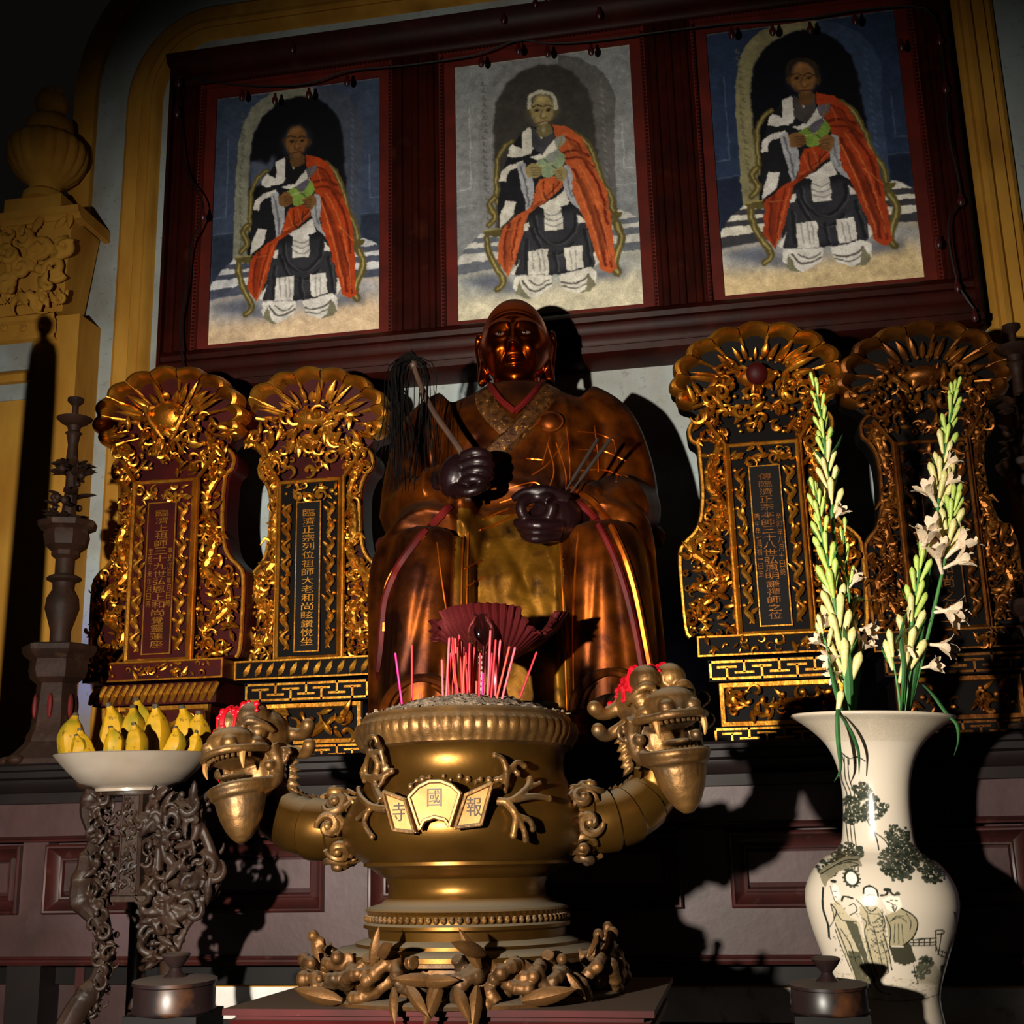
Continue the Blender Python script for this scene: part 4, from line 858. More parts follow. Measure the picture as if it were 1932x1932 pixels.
for s in (-1, 1):
    b = MB()
    for r_ in (46, 58): b.tube([(s*146+r_*math.cos(a), -274+r_*.25*math.sin(a), 52+r_*math.sin(a)) for a in np.linspace(0, PI, 24)], 4, 6)
    b.tube([(s*146+60*math.cos(a), -268, 46+62*math.sin(a)) for a in np.linspace(0, PI, 24)], 8, 8)
    obj('hem_arch', s3(b), m_robe, ST, label='arched hem over the shoe')
    b = MB().ell((s*146, -262, 46), (40, 50, 30), None, 20, 14)
    obj('shoe', s3(b), m_robe, ST)
obj('plinth', s3(MB().box(-200, 200, -300, 110, 0, 14)), m_chair, ST, False)
# --- armchair
CHR = thing('armchair', 'dark red carved armchair behind the seated monk statue', 'chair', (SX, YS, zT+.001), .12)
for s in (-1, 1):
    b = MB().tube([(s*222, 60, 14), (s*222, 60, 300), (s*226, 62, 470)], [16, 16, 14], 10); b.lathe([(12, 0), (20, 8), (24, 24), (22, 40), (14, 52), (0, 56)], 16, (s*228, 62, 456))
    obj('post', s3(b), m_chair, CHR)
    obj('arm_rest', s3(MB().tube(smoothpath([(s*228, 58, 400), (s*240, 20, 390), (s*244, -40, 370), (s*240, -60, 350)], 14), [14, 13, 14, 12], 10)), m_chair, CHR)
obj('backrest', s3(MB().box(-215, 215, 112, 130, 14, 470)), m_chair, CHR, False)
obj('seat', s3(MB().box(-210, 210, 96, 112, 200, 240)), m_chair, CHR, False)
# --- fly whisk and two joss sticks held by the statue
rot = Matrix.Rotation(.12, 3, 'Z')
def held(x, y, z):
    return Vector((SX, YS, zT))+rot @ (Vector(Q([(x, y, z)])[0])*ks)
FW = thing('fly_whisk', 'horsehair fly whisk with brown rod held upright by the statue', 'whisk', held(-90, -224, 500))
m_rod = mat('brown_rod', (74, 52, 40), (56, 38, 30), 20, .5)
m_hair = mat('black_horsehair', (16, 12, 10), (10, 8, 8), 30, .85, spec=.1)
b = MB().tube(smoothpath([(8, -6, -40), (4, -4, 30), (-50, 0, 120), (-76, 2, 180), (-84, 4, 206)], 24), [5, 5.5, 5, 4.5, 5], 8); b.ell((-85, 4, 208), (7, 7, 9)); obj('rod', s3(b), m_rod, FW)
b = MB(); r = random.Random(4)
for i in range(84):
    a, c = r.gauss(0, 1), r.gauss(0, 1); L_ = r.uniform(60, 200) if i % 3 else r.uniform(30, 110); w_ = r.uniform(-1, 1)
    x1 = -112+a*9 if i % 4 else -70+a*14
    b.tube(smoothpath([(-85, 4, 206), (-92+a*5, 2+c*5, 224+c*5), (x1, 2+c*8, 196), (x1+w_*6, 4+c*7, 190-L_*.5), (x1+w_*16+a*5, 4+c*8, 186-L_)], 10), [1.3, 1.5, 1.1, .9, .6], 3, cap=False)
obj('hair', s3(b), m_hair, FW, stuff=True)
m_joss = mat('dark_joss', (40, 28, 20), rough=.7)
for i, (p0, p1) in enumerate((((76, -236, 436), (150, -214, 556)), ((84, -236, 436), (173, -214, 556)))):
    t = thing('joss_stick', ('left' if i == 0 else 'right')+' one of two dark joss sticks in the hand of the statue', 'incense stick', held(*p0), group='joss sticks held by the statue')
    d = np.array(p1)-np.array(p0); obj('stick', s3(MB().tube([(0, 0, 0), d*.4], 1.6, 6)), m_joss, t); obj('powder_coat', s3(MB().tube([d*.4, d*.97, d], [3.2, 3.2, 1], 8)), m_joss, t)
# ================================================================== brass incense burner on its red stand
YB = 2.0
kb = mpp(880, 1600, YB)
m_brass = mat('old_brass', (100, 68, 24), (74, 48, 16), 5, .34, .8, bump=.08, bscale=40, c3=(66, 46, 20), s3=5, t3=(.55, .8), spec=.3, dust=((96, 84, 66), .55, .95))
m_brassd = mat('dusty_brass', (122, 86, 44), (80, 54, 26), 18, .46, .7, bump=.3, bscale=90, c3=(76, 62, 46), s3=14, t3=(.5, .75), dust=((112, 98, 78), .5, 1.0))
m_brassk = mat('dark_brown_brass', (98, 66, 34), (64, 42, 22), 16, .5, .6, bump=.3, bscale=90, c3=(60, 48, 36), s3=14, t3=(.5, .75), dust=((84, 70, 54), .55, 1.0), spec=.25)
m_brassl = mat('polished_brass', (176, 132, 78), (140, 98, 52), 12, .6, .45, spec=.25, bump=.2, bscale=60)
m_ash = mat('incense_ash', (132, 112, 90), (98, 82, 66), 40, .95, bump=.8, bscale=220)
m_wax = mat('red_wax', (188, 14, 30), (140, 8, 20), 20, .3)
m_engr = mat('dark_engraving', (52, 34, 16), rough=.6)
zPed = P(880, 1872, YB).z
cB = P(882, 1872, YB); BX = cB.x
zz = lambda py: (P(876, py, YB).z-zPed)/kb            # photo row -> height in burner units
IB = thing('incense_burner', 'large brass incense burner with two dragon-head handles, ash and red sticks in it', 'incense burner', (BX, YB, zPed))
sb3 = lambda b: b.xf(Matrix.Scale(kb, 4))
pr_ = [(120, 1362), (186, 1352), (198, 1352), (204, 1360), (206, 1366), (214, 1372), (217, 1384), (214, 1398), (208, 1406), (206, 1414), (196, 1418), (190, 1426), (187, 1446), (189, 1466), (198, 1486), (216, 1512), (232, 1540), (237, 1562), (234, 1585), (222, 1606), (200, 1622), (194, 1626), (194, 1632), (182, 1636), (176, 1640), (170, 1646), (152, 1656), (146, 1672), (148, 1690), (160, 1702), (178, 1707), (186, 1710)]
body = [(r, zz(y)) for r, y in pr_]
def gad(th, i, R, Z):
    if 5 <= i <= 8: R = R+3.2*np.abs(np.sin(th*32))-1.5
    return R, Z
obj('bowl', sb3(MB().lathe(body[10:], 96, cap=False)), m_brass, IB)
obj('rim_band', sb3(MB().lathe(body[:11], 256, mod=gad, cap=False)), m_brassd, IB, label='dusty gadrooned rim band')
foot = [(186, 1710), (190, 1714), (186, 1718), (184, 1722), (184, 1736), (192, 1740), (192, 1746), (184, 1750), (182, 1766), (196, 1770), (206, 1774), (206, 1780), (236, 1784), (246, 1790), (246, 1798), (236, 1802), (100, 1802)]
obj('foot', sb3(MB().lathe([(r, zz(y)) for r, y in foot], 128)), m_brass, IB)
b = MB()
for i in range(84):
    a = 2*PI*i/84; b.ell((187*math.cos(a), 187*math.sin(a), zz(1729)), (5.4, 5.4, 6.4), nu=8, nv=6)
obj('bead_band', sb3(b), m_brassd, IB, stuff=True)
# ash heap
n = 46; A = []; r_ = np.random.RandomState(3)
for i in range(n):
    R = 192*i/(n-1); row = []
    for j in range(96):
        a = 2*PI*j/96; h = zz(1356)+44*(1-(R/192)**2)+ (r_.randn()*1.8)+4*math.sin(a*5+R*.06)*math.sin(R*.05); row.append((R*math.cos(a), R*math.sin(a), h))
    A.append(row)
obj('ash', sb3(MB().grid(np.array(A), cv=True)), m_ash, IB, stuff=True)
b = MB(); r = random.Random(5)
for i in range(150):
    a = r.uniform(0, 2*PI); R = r.uniform(176, 206); s_ = r.uniform(1.2, 3.6); b.ell((R*math.cos(a), R*math.sin(a), zz(1352)+r.uniform(-2, 3)), (s_*1.5, s_*1.4, s_), rotm(0, 0, a), 6, 4)
obj('ash_crumbs', sb3(b), m_ash, IB, stuff=True)
# openwork plinth of bamboo, fruit and leaves
b = MB().lathe([(200, 0), (286, 0), (288, 6), (280, 10), (200, 10)], 72); b.lathe([(190, zz(1806)), (246, zz(1806)), (246, zz(1799)), (190, zz(1799))], 72); b.lathe([(196, 8), (204, 40), (196, zz(1804))], 48)
obj('plinth_ring', sb3(b), m_brassk, IB)
r = random.Random(11); b = MB(); H = zz(1796)
for k in range(60):
    a0 = 2*PI*k/60+r.uniform(-.05, .05); d = r.choice((-1, 1))*r.uniform(.2, .5); n = 12; pth = []
    ph = r.uniform(0, 6)
    for i in range(n):
        t = i/(n-1); a = a0+d*t; R = 256+22*math.sin(t*5+ph)+10*math.sin(t*PI); z = 8+(H-4)*(t if k % 2 else 1-t)*.95+8*math.sin(t*7+k); pth.append((R*math.cos(a), R*math.sin(a), max(5, z)))
    p = smoothpath(pth, 36); b.tube(p, 10.5*(1+.24*(np.sin(np.arange(36)*1.25+k) > .6)), 8)
    for q in (10, 22): b.ell(p[q]*1.02, r.uniform(9, 14), nu=9, nv=7)
for k in range(30):
    a = r.uniform(0, 2*PI); R = r.uniform(268, 292); b.ell((R*math.cos(a), R*math.sin(a), r.uniform(6, H+6)), r.uniform(6, 13), nu=9, nv=7)
for k in range(18):                                              # fruit cluster on the left corner
    a = PI+r.uniform(-.1, .75); R = r.uniform(276, 300); b.ell((R*math.cos(a), R*math.sin(a), r.uniform(12, H)), r.uniform(10, 16), nu=10, nv=8)
for a in (-.2, -.42, PI+.35, .5):                            # twigs standing up at the corners
    p = np.array((262*math.cos(a), 262*math.sin(a), H-6)); b.tube(smoothpath([p, p*1.06+np.array((0, 0, 18)), p*1.03+np.array((6, 0, 26)), p*1.08+np.array((0, 0, 34))], 12), [10, 9, 8, 7], 7); b.ell(p*1.08+np.array((0, 0, 36)), 11, nu=8, nv=6)
obj('openwork', remesh(sb3(b), 'openwork', m_brassk, 2.6*kb, 2, .5), None, IB, stuff=True)
lv = MB().blade((0, 0, 0), (0, 0, 1), (0, -1, 0), 66, 24, .25, 6); lm = sb3(lv).mesh('leaf', m_brassk)
for i, (a, z, tilt, lean, s_) in enumerate([(-1.95, 66, .25, -.1, 1), (-1.28, 62, -.5, -.1, 1.1), (-1.78, 36, 2.9, .2, .9), (-1.70, 40, 2.3, .25, 1.1), (-1.5, 42, 3.5, .25, 1.1), (-1.62, 44, 1.5, .1, 1.1), (-1.52, 46, -1.5, .1, 1.1), (-1.42, 40, 2.7, .3, 1.0), (-1.30, 38, 3.3, .2, 1.2), (-2.15, 10, -1.35, .35, 1.4), (-1.05, 12, 1.35, .35, 1.4), (-1.55, 40, 3.1, .35, .8), (-.75, 50, 2.6, .2, .8), (-.55, 70, .6, 0, .7), (-2.5, 64, -.6, 0, .8), (-1.9, 82, 1.2, .5, 1.2), (-1.25, 84, -1.2, .5, 1.2)]):
    o = bpy.data.objects.new('leaf', lm); COL.objects.link(o); o.parent = IB; R = (292 if z < 60 else 284)*kb
    o.location = (R*math.cos(a), R*math.sin(a), z*kb); o.rotation_euler = (Matrix.Rotation(a+PI/2, 3, 'Z') @ Matrix.Rotation(tilt, 3, 'Y') @ Matrix.Rotation(lean, 3, 'X')).to_euler(); o.scale = (s_, s_, s_)
# plaque with the temple name and its coral sprays
pcz = zz(1527)
yb_ = lambda x: -math.sqrt(max(0, 246**2-x*x))-6
PAN = {'left': ([(-98, 24), (-50, 10), (-30, -48), (-76, -44)], '寺', (-64, -12)), 'middle': ([(-48, 12), (-30, 31), (-10, 40), (12, 40), (32, 32), (48, 16), (29, -40), (18, -30), (0, -25), (-16, -30), (-28, -44)], '國', (0, 10)), 'right': ([(50, 15), (100, 34), (80, -38), (31, -42)], '報', (66, -6))}
for nm, (pg, ch, (tx, tz)) in PAN.items():
    ang = {'left': -.24, 'middle': 0, 'right': .24}[nm]; cx_ = np.mean([p[0] for p in pg]); y = yb_(cx_)
    b = MB().prism([(x-cx_, z) for x, z in pg], -4, 8, 0); R4 = Matrix.Translation((cx_, y, pcz)) @ Matrix.Rotation(ang, 4, 'Z')
    pl_ = obj('plaque', sb3(b.xf(R4)), m_brassl, IB, False, label=nm+' panel of the name plaque')
    q = np.array([(x-cx_, z) for x, z in pg]); q = off(q if ((q[:, 0]*np.roll(q[:, 1], -1)-np.roll(q[:, 0], -1)*q[:, 1]).sum()) > 0 else q[::-1], -3); q = np.vstack([q, q[:1]])
    b = MB()
    for u, v in zip(q[:-1], q[1:]): b.tube([(u[0], -5, u[1]), (v[0], -5, v[1])], 3.6, 6)
    obj('frame', sb3(b.xf(R4)), m_brassd, pl_)
    V, F = text(ch, 34, 1.0); V = V*np.array((.8 if nm != 'middle' else .9, 1, 1)); b = MB().add(V+np.array((tx-cx_, -4.6, tz)), F)
    obj('character', sb3(b.xf(R4)), m_engr, pl_, False)
def onbelly(x, z, lift):
    z_ = z; rr = np.interp(-z_, [-p[1] for p in body], [p[0] for p in body]) if False else np.interp(z_, [p[1] for p in body[::-1]], [p[0] for p in body[::-1]])
    rr += lift; return (x, -math.sqrt(max(4, rr*rr-x*x)), z)
def twig(pts, r0, r1): return [onbelly(x, z+pcz, l) for x, z, l in smoothpath(pts, 16)], [r0, r1]
b = MB()
for pts, ra, rb_ in (([(-96, -6, 6), (-128, 0, 10), (-160, 18, 12), (-184, 38, 10)], 8, 5), ([(-130, 2, 10), (-140, -26, 12), (-122, -52, 12)], 6, 5), ([(-136, -8, 10), (-158, -20, 12)], 6, 4), ([(-110, 10, 8), (-134, 44, 18), (-126, 76, 26), (-142, 98, 26)], 8, 6), ([(-134, 44, 18), (-160, 62, 22), (-150, 92, 26), (-120, 96, 26), (-112, 66, 24)], 6, 5),
                    ([(-150, 96, 26), (-146, 118, 24), (-126, 122, 22), (-118, 100, 24)], 6, 5), ([(-160, 56, 20), (-120, 52, 22), (-96, 62, 20)], 7, 5), ([(-156, 84, 24), (-172, 66, 22), (-160, 50, 20)], 5, 5), ([(-128, 30, 14), (-112, 48, 20), (-106, 70, 22)], 5, 4),
                    ([(98, 4, 6), (124, 4, 14), (146, 24, 20), (150, 42, 20)], 8, 6), ([(130, 6, 14), (160, 12, 22), (184, 8, 22)], 7, 5), ([(118, 0, 12), (134, -22, 18), (130, -54, 20)], 8, 6), ([(136, -22, 18), (156, -30, 20), (160, -44, 18)], 6, 5), ([(134, -18, 18), (146, -44, 20), (148, -62, 20)], 6, 5), ([(108, 20, 8), (112, 50, 16), (106, 76, 20), (92, 84, 18)], 8, 5), ([(112, 50, 16), (128, 72, 20), (140, 66, 20)], 6, 5), ([(140, 20, 20), (166, 36, 22)], 6, 4), ([(100, 40, 8), (118, 60, 16), (130, 52, 18)], 6, 5)):
    p, rr = twig(pts, ra, rb_); b.tube(p, rr, 8); b.ell(p[-1], rb_*1.25, nu=8, nv=6)
for i in range(14): b.ell(onbelly(-60+i*13+r.uniform(-4, 4), pcz+44+r.uniform(-6, 10)-abs(i-7)*1.2, 3), r.uniform(4, 8), nu=7, nv=5)
obj('coral_spray', remesh(sb3(b), 'coral_spray', m_brassd, 2.2*kb, 2, .5), None, IB, stuff=True)
# dragon handles
def dhead():
    h = MB(); S = (-1, 1)
    h.ell((0, 12, 30), (74, 78, 70), None, 22, 16); h.ell((0, -86, 2), (54, 56, 36), None, 20, 14)
    for s in S:
        h.ell((s*27, -36, 64), (33, 42, 34), None, 16, 12); h.ell((s*44, -52, 22), (22, 20, 19), None, 14, 10); h.ell((s*27, -128, -8), (17, 16, 14), None, 12, 9); h.ell((s*52, -64, -6), (16, 22, 14), None, 12, 9)
        h.tube(smoothpath([(s*22, -74, 40), (s*44, -74, 46), (s*64, -50, 34), (s*70, -26, 22)], 14), [7, 9, 8, 5], 8)
        h.tube(smoothpath([(s*62, -34, -8), (s*66, -18, -40), (s*62, -24, -78), (s*44, -50, -98)], 14), [18, 15, 16, 16], 10)
        h.tube(smoothpath([(s*52, 30, 36), (s*84, 40, 24), (s*104, 38, 22), (s*118, 30, 32)], 16), [16, 15, 14, 17], 10); h.ell((s*120, 29, 33), 16)
        h.tube(smoothpath([(s*54, 20, -6), (s*88, 36, -20), (s*106, 34, -24), (s*120, 26, -14)], 16), [15, 13, 13, 16], 10); h.ell((s*121, 25, -13), 15)
        h.tube([(s*80+18*(1-t*.8)*math.cos(t*9), -14, -34+20*(1-t*.8)*math.sin(t*9)) for t in np.linspace(0, 1, 22)], 6, 7)
        for i in range(5): h.leaf((s*60, 10, -30-i*14), (s*.8, .5, -.35-.1*i), (0, -1, 0), 42, 20, .5)
        h.ell((s*60, -40, -52), 12); h.ell((s*64, -30, -70), 10)
    up = smoothpath([(-66, -50, -16), (-58, -104, -24), (-24, -140, -26), (24, -140, -26), (58, -104, -24), (66, -50, -16)], 30); h.tube(up, 9, 8)
    lo_ = smoothpath([(-60, -36, -84), (-52, -92, -94), (-22, -122, -98), (22, -122, -98), (52, -92, -94), (60, -36, -84)], 30); h.tube(lo_, 10, 8); h.tube(lo_*np.array((.97, .97, 1))+np.array((0, 0, -12)), 8, 8)
    A = []
    for rr, z in ((.98, -94), (.97, -108), (.90, -132), (.77, -156), (.59, -178), (.38, -195), (.17, -205), (0.01, -207)):
        A.append([(56*rr*math.cos(t), -68+56*rr*math.sin(t)-6*(1-rr), z) for t in np.linspace(0, 2*PI, 24, endpoint=False)])
    h.grid(np.array(A), cv=True); h.ell((0, -60, -104), (54, 54, 10), None, 20, 8); h.ell((0, -10, -50), (52, 40, 60), None, 16, 12)
    h.ell((0, -82, -70), (26, 48, 7), rotm(.12, 0, 0), 14, 8); h.ell((0, -70, -34), (48, 60, 9), None, 16, 8)
    return h
def dragonside(sg, hx, hy, hyaw, hs, neck, nr, roll):
    hc = P(hx, hy, YB-.03); hl_ = np.array(((hc.x-BX)/kb, -.03/kb, (hc.z-zPed)/kb))
    MT = Matrix.Translation(hl_) @ Matrix.Rotation(sg*hyaw, 4, 'Z') @ Matrix.Rotation(roll, 4, 'Y') @ Matrix.Rotation(-.10, 4, 'X') @ Matrix.Scale(hs, 4)
    h = dhead().xf(MT); me = remesh(sb3(h), 'dragon_head', m_brassd, 2.7*kb, 2, .5)
    ho = obj('dragon_head', me, None, IB, label=('right' if sg > 0 else 'left')+' dragon-head handle')
    t = MB()
    for i in range(13):
        a = -1.15+2.3*i/12; x, y = 58*math.sin(a), -70-58*math.cos(a)*1.1; t.tube([(x, y, -26), (x, y, -40)], [4.6, 3.6], 6)
    for i in range(11):
        a = -1.0+2.0*i/10; x, y = 50*math.sin(a), -64-52*math.cos(a); t.tube([(x, y, -92), (x, y, -84)], [4, 3], 6)
    obj('tooth_row', sb3(t.xf(MT)), m_brassd, ho, stuff=True)
    for s in (-1, 1):
        f = MB().tube(smoothpath([(s*48, -112, -28), (s*49, -116, -48), (s*47, -112, -66)], 8), [8, 6, 1.5], 7); obj('fang', sb3(f.xf(MT)), m_brassl, ho)
    wx = MB(); rr = random.Random(31+sg); bvh = BVHTree.FromPolygons([v.co.copy() for v in me.vertices], [tuple(p.vertices) for p in me.polygons]); MI = np.array(MT)
    for i in range(95):
        q = MI[:3, :3] @ np.array((rr.gauss(-6*sg, 26), rr.uniform(-70, 10) if sg < 0 else rr.uniform(-40, 50), 190))+MI[:3, 3]; hit = bvh.ray_cast(Vector(q*kb), Vector((0, 0, -1)))
        if not hit[0]: continue
        pth = []; p, nn = hit[0], hit[1]; step = rr.choice((1.5, 2, 3, 6))*kb
        for k in range(9):
            pth.append(np.array(p+nn*.0012)/kb); g_ = Vector((0, -.25, -1)); g_ -= nn*g_.dot(nn); p = p+g_.normalized()*step; hn = bvh.find_nearest(p); p, nn = hn[0], hn[1]
        w0 = rr.uniform(3.5, 7); wx.tube(pth, [w0, w0*.55, w0*.4, w0*.6], 7); wx.ell(pth[0], w0*1.15, nu=8, nv=6); wx.ell(pth[-1], w0*.7, nu=8, nv=6)
    obj('wax_drips', sb3(wx), m_wax, ho, stuff=True, label='red wax drips')
    # banded neck
    pts = [((P(a, c, YB+dy).x-BX)/kb, dy/kb, (P(a, c, YB+dy).z-zPed)/kb) for a, c, dy in neck]; pp = smoothpath(pts, 70)
    ra = np.interp(np.linspace(0, 1, 70), np.linspace(0, 1, len(nr)), nr)*(1+.10*((np.arange(70) % 9)/9.)-.03)
    nk = MB().tube(pp, ra, 22); obj('neck', sb3(nk), m_brass, IB)
    cr = MB(); up = np.array((-sg*.5, .35, .8))
    for i in range(4, 66, 3): cr.leaf(pp[i]+up*ra[i]*.82, np.array((sg*.35, .0, 1.))*1.0+up*.5, (0, -1, 0), 24, 20, .4)
    obj('neck_crest', sb3(cr), m_brassd, IB)
    # cloud collar where the neck leaves the bowl
    cl = MB(); c0 = pp[3]; tdir = pp[8]-pp[0]; tdir /= np.linalg.norm(tdir); u = np.cross(tdir, (0, 1, 0)); u /= np.linalg.norm(u); v_ = np.cross(tdir, u)
    for i in range(9):
        a = 2*PI*i/9+.2; n_ = u*math.cos(a)+v_*math.sin(a); t2 = np.cross(n_, tdir); q = c0+n_*nr[0]*1.02+tdir*(2 if i % 2 else 14); hd = 1 if i % 2 else -1
        cl.tube([q+(tdir*math.cos(hd*t)+t2*math.sin(hd*t))*(25-3.1*t)+n_*(1+1.6*t) for t in np.linspace(0, 7.2, 30)], [5, 9, 10, 9, 8], 9); cl.ell(q+n_*12, 9, nu=10, nv=8)
        cl.tube([q-tdir*44+t2*10, q-tdir*30+n_*3, q-tdir*18+t2*16*hd+n_*5], [3, 7, 8], 8); cl.tube([q-tdir*40-t2*12, q-tdir*26-t2*6+n_*3, q-tdir*12-t2*16*hd+n_*5], [3, 7, 8], 8)
    obj('cloud_collar', sb3(cl), m_brassd, IB)
dragonside(1, 1238, 1350, .42, .92, [(1085, 1550, .0), (1140, 1550, .01), (1190, 1532, .03), (1230, 1490, .06), (1240, 1440, .06), (1232, 1390, .05)], [58, 56, 51, 47, 43, 42], -.10)
dragonside(-1, 476, 1420, .26, .9, [(655, 1562, -.02), (600, 1566, -.02), (548, 1552, .0), (505, 1516, .03), (478, 1470, .05), (464, 1430, .05)], [60, 58, 52, 48, 46, 44], -.22)
# red lacquer stand of the burner
m_ped = mat('red_lacquer_stand', (62, 14, 14), (46, 10, 10), 10, .6, spec=.12, c3=(96, 46, 36), s3=30, t3=(.66, .8), dust=((72, 56, 45), .7, 1.0))
PD = thing('lacquer_stand', 'low red-brown lacquered stand with stepped edge under the brass burner', 'stand', (BX, YB, TZ+.014))
PD.rotation_euler = (-.05, 0, 0); IB.rotation_euler = (-.05, 0, 0)
h_ = zPed-TZ-.014; hw, hd = .318, .25
obj('top_slab', MB().box(-hw, hw, -hd, hd, h_-.009, h_), m_ped, PD, False)
obj('fillet', MB().box(-hw+.016, hw-.016, -hd+.012, hd-.012, h_-.016, h_-.0092), m_ped, PD, False)
obj('stepped_moulding', MB().taper((-hw+.022, hw-.022, -hd+.016, hd-.016), h_-.034, (-hw+.006, hw-.006, -hd+.005, hd-.005), h_-.0162), m_ped, PD, False)
obj('moulding', MB().box(-hw+.010, hw-.010, -hd+.008, hd-.008, h_-.046, h_-.0345), m_ped, PD, False)
obj('body', MB().box(-hw+.03, hw-.03, -hd+.03, hd-.03, 0, h_-.046), m_ped, PD, False)
# incense sticks
m_stick = [mat('red_stick', (205, 26, 40), rough=.6), mat('crimson_stick', (160, 14, 40), rough=.6), mat('pink_stick', (226, 84, 96), rough=.6), mat('orange_red_stick', (206, 64, 44), rough=.6), mat('magenta_stick', (200, 20, 120), rough=.6)]
q_ = lambda x, y: (680+x/3.22, 1130+y/3.22)
sticks = [((270, 668), (212, 330), 4, 'magenta red stick leaning left, alone at the left edge of the ash'), ((313, 662), (313, 285), 0, 'upright red stick beside the leaning one at the left of the ash'), ((365, 667), (365, 575), 3, 'short burnt-down orange stick on the left of the ash'), ((910, 645), (1070, 325), 1, 'dark crimson stick leaning far right at the right of the cluster'), ((875, 645), (875, 530), 3, 'short orange stub with a yellow tip at the right of the cluster'), ((820, 645), (940, 295), 2, 'bright pink stick leaning right, outermost of the fan'), ((765, 640), (790, 195), 2, 'tallest pink stick standing in front of the glass lamp')]
mid = [((505, 655), (495, 372), 2), ((512, 650), (540, 240), 2), ((545, 645), (530, 430), 0), ((590, 642), (560, 235), 0), ((600, 640), (575, 240), 3), ((618, 640), (545, 250), 0), ((627, 640), (600, 220), 0), ((634, 640), (618, 260), 3), ((612, 642), (632, 350), 3), ((640, 640), (664, 270), 1), ((690, 640), (648, 400), 2), ((686, 640), (706, 265), 1), ((668, 640), (682, 280), 0), ((745, 640), (755, 290), 2), ((780, 640), (822, 250), 0), ((800, 640), (850, 255), 2), ((790, 642), (905, 290), 3), ((735, 640), (745, 450), 4), ((700, 640), (706, 500), 3), ((576, 640), (590, 300), 1), ((655, 640), (640, 330), 0), ((716, 640), (726, 335), 1), ((606, 640), (628, 300), 1), ((648, 640), (672, 330), 3), ((760, 640), (800, 330), 1), ((808, 640), (838, 400), 0), ((566, 640), (548, 330), 1), ((700, 640), (690, 300), 0)]
rs = random.Random(9)
def stick(a, c, mi, lab, grp=None):
    Y0 = YB+rs.uniform(-.07, .05); p0 = P(*q_(*a), Y0); p1 = P(*q_(*c), Y0+rs.uniform(-.012, .012)); p0.z -= .03
    t = thing('incense_stick', lab, 'incense stick', p0, group=grp); d = np.array(p1-p0)
    obj('stick', MB().tube([(0, 0, 0), d], .0019, 7), m_stick[mi], t)
    obj('tip', MB().tube([d, d*1.015], [.0017, .0009], 6), m_joss if rs.random() < .5 else m_stick[3], t)
for a, c, mi, lab in sticks: stick(a, c, mi, lab, 'incense sticks in the brass burner')
ORD = 'first second third fourth fifth sixth seventh eighth ninth tenth eleventh twelfth thirteenth fourteenth'.split()
CN = ('red', 'crimson', 'pink', 'orange-red', 'magenta')
mid.sort(key=lambda t: t[0][0]); cnt = {}
for a, c, mi in mid:
    k = cnt.get(mi, 0); cnt[mi] = k+1
    stick(a, c, mi, '%s stick in the crowded middle of the burner, %s %s one from the left' % (CN[mi], ORD[k], CN[mi]), 'incense sticks in the brass burner')
# ================================================================== glass on its tall black stand behind the burner
YG = 2.40
kg = mpp(930, 1250, YG); gC = P(930, 1332, YG)
GS = thing('turned_stand', 'tall black turned stand hidden behind the burner, carrying the glass bowl and lamp', 'stand', (gC.x, YG, TZ))
hg = gC.z-TZ
obj('top', MB().lathe([(.10, hg-.03), (.135, hg-.02), (.135, hg)], 40), m_tab, GS)
obj('shaft', MB().lathe([(.07, .03), (.03, .08), (.022, .2), (.035, .32), (.022, .42), (.03, hg-.06), (.08, hg-.03)], 24), m_tab, GS)
obj('foot', MB().lathe([(.10, 0), (.10, .015), (.07, .035)], 32), m_tab, GS)
m_ruby = mat('ruby_glass', (140, 52, 54), (104, 34, 36), 6, .3, .75, coat=.3, spec=.8)
m_glass = bpy.data.materials.new('clear_glass'); m_glass.use_nodes = True
_g = m_glass.node_tree.nodes['Principled BSDF']; _g.inputs['Base Color'].default_value = (.93, .9, .88, 1); _g.inputs['Roughness'].default_value = .04; _g.inputs['Transmission Weight'].default_value = 1; _g.inputs['IOR'].default_value = 1.45
FB = thing('fluted_bowl', 'ruby glass bowl with pleated wavy rim standing behind the incense sticks', 'bowl', (gC.x, YG+.05, gC.z+.001))
def flute(th, i, R, Z):
    t = max(0, (i-5)/9.); rim = np.cos(3*(th+PI/2+.1))
    return R*(1+.06*t*np.sin(th*54)+.07*t*rim), Z-kg*46*t*t*(rim < -.35)*(np.abs(rim)-.35)/.65+kg*4*t*rim
zr = lambda py: (P(930, py, YG+.05).z-gC.z)
pf = [(46, 1332), (46, 1326), (22, 1318), (18, 1300), (22, 1262), (34, 1246), (56, 1235), (74, 1226), (88, 1216), (100, 1206), (110, 1196), (117, 1186), (123, 1176), (127, 1169), (130, 1164)]
b = MB().lathe([(r*kg, zr(y)) for r, y in pf], 432, mod=flute, cap=False); b.lathe([(r*kg-.003, zr(y)+.002) for r, y in pf[4:]], 432, mod=lambda th, i, R, Z: flute(th, i+4, R, Z), cap=False)
obj('bowl', b, m_ruby, FB, ang=60)
GL = thing('glass_lamp', 'clear glass lamp with round globe and beaded stem in front of the ruby bowl', 'lamp', (P(910, 1332, YG-.09).x, YG-.09, gC.z+.001))
zr2 = lambda py: (P(910, py, YG-.09).z-gC.z)
obj('globe', MB().lathe([(r*kg*.95, zr2(y)) for r, y in ((8, 1238), (12, 1230), (22, 1216), (26, 1200), (25, 1184), (18, 1170), (12, 1164), (14, 1160), (12, 1160), (10, 1165), (16, 1172), (23, 1186), (24, 1200), (20, 1214), (8, 1228))], 32), m_glass, GL)
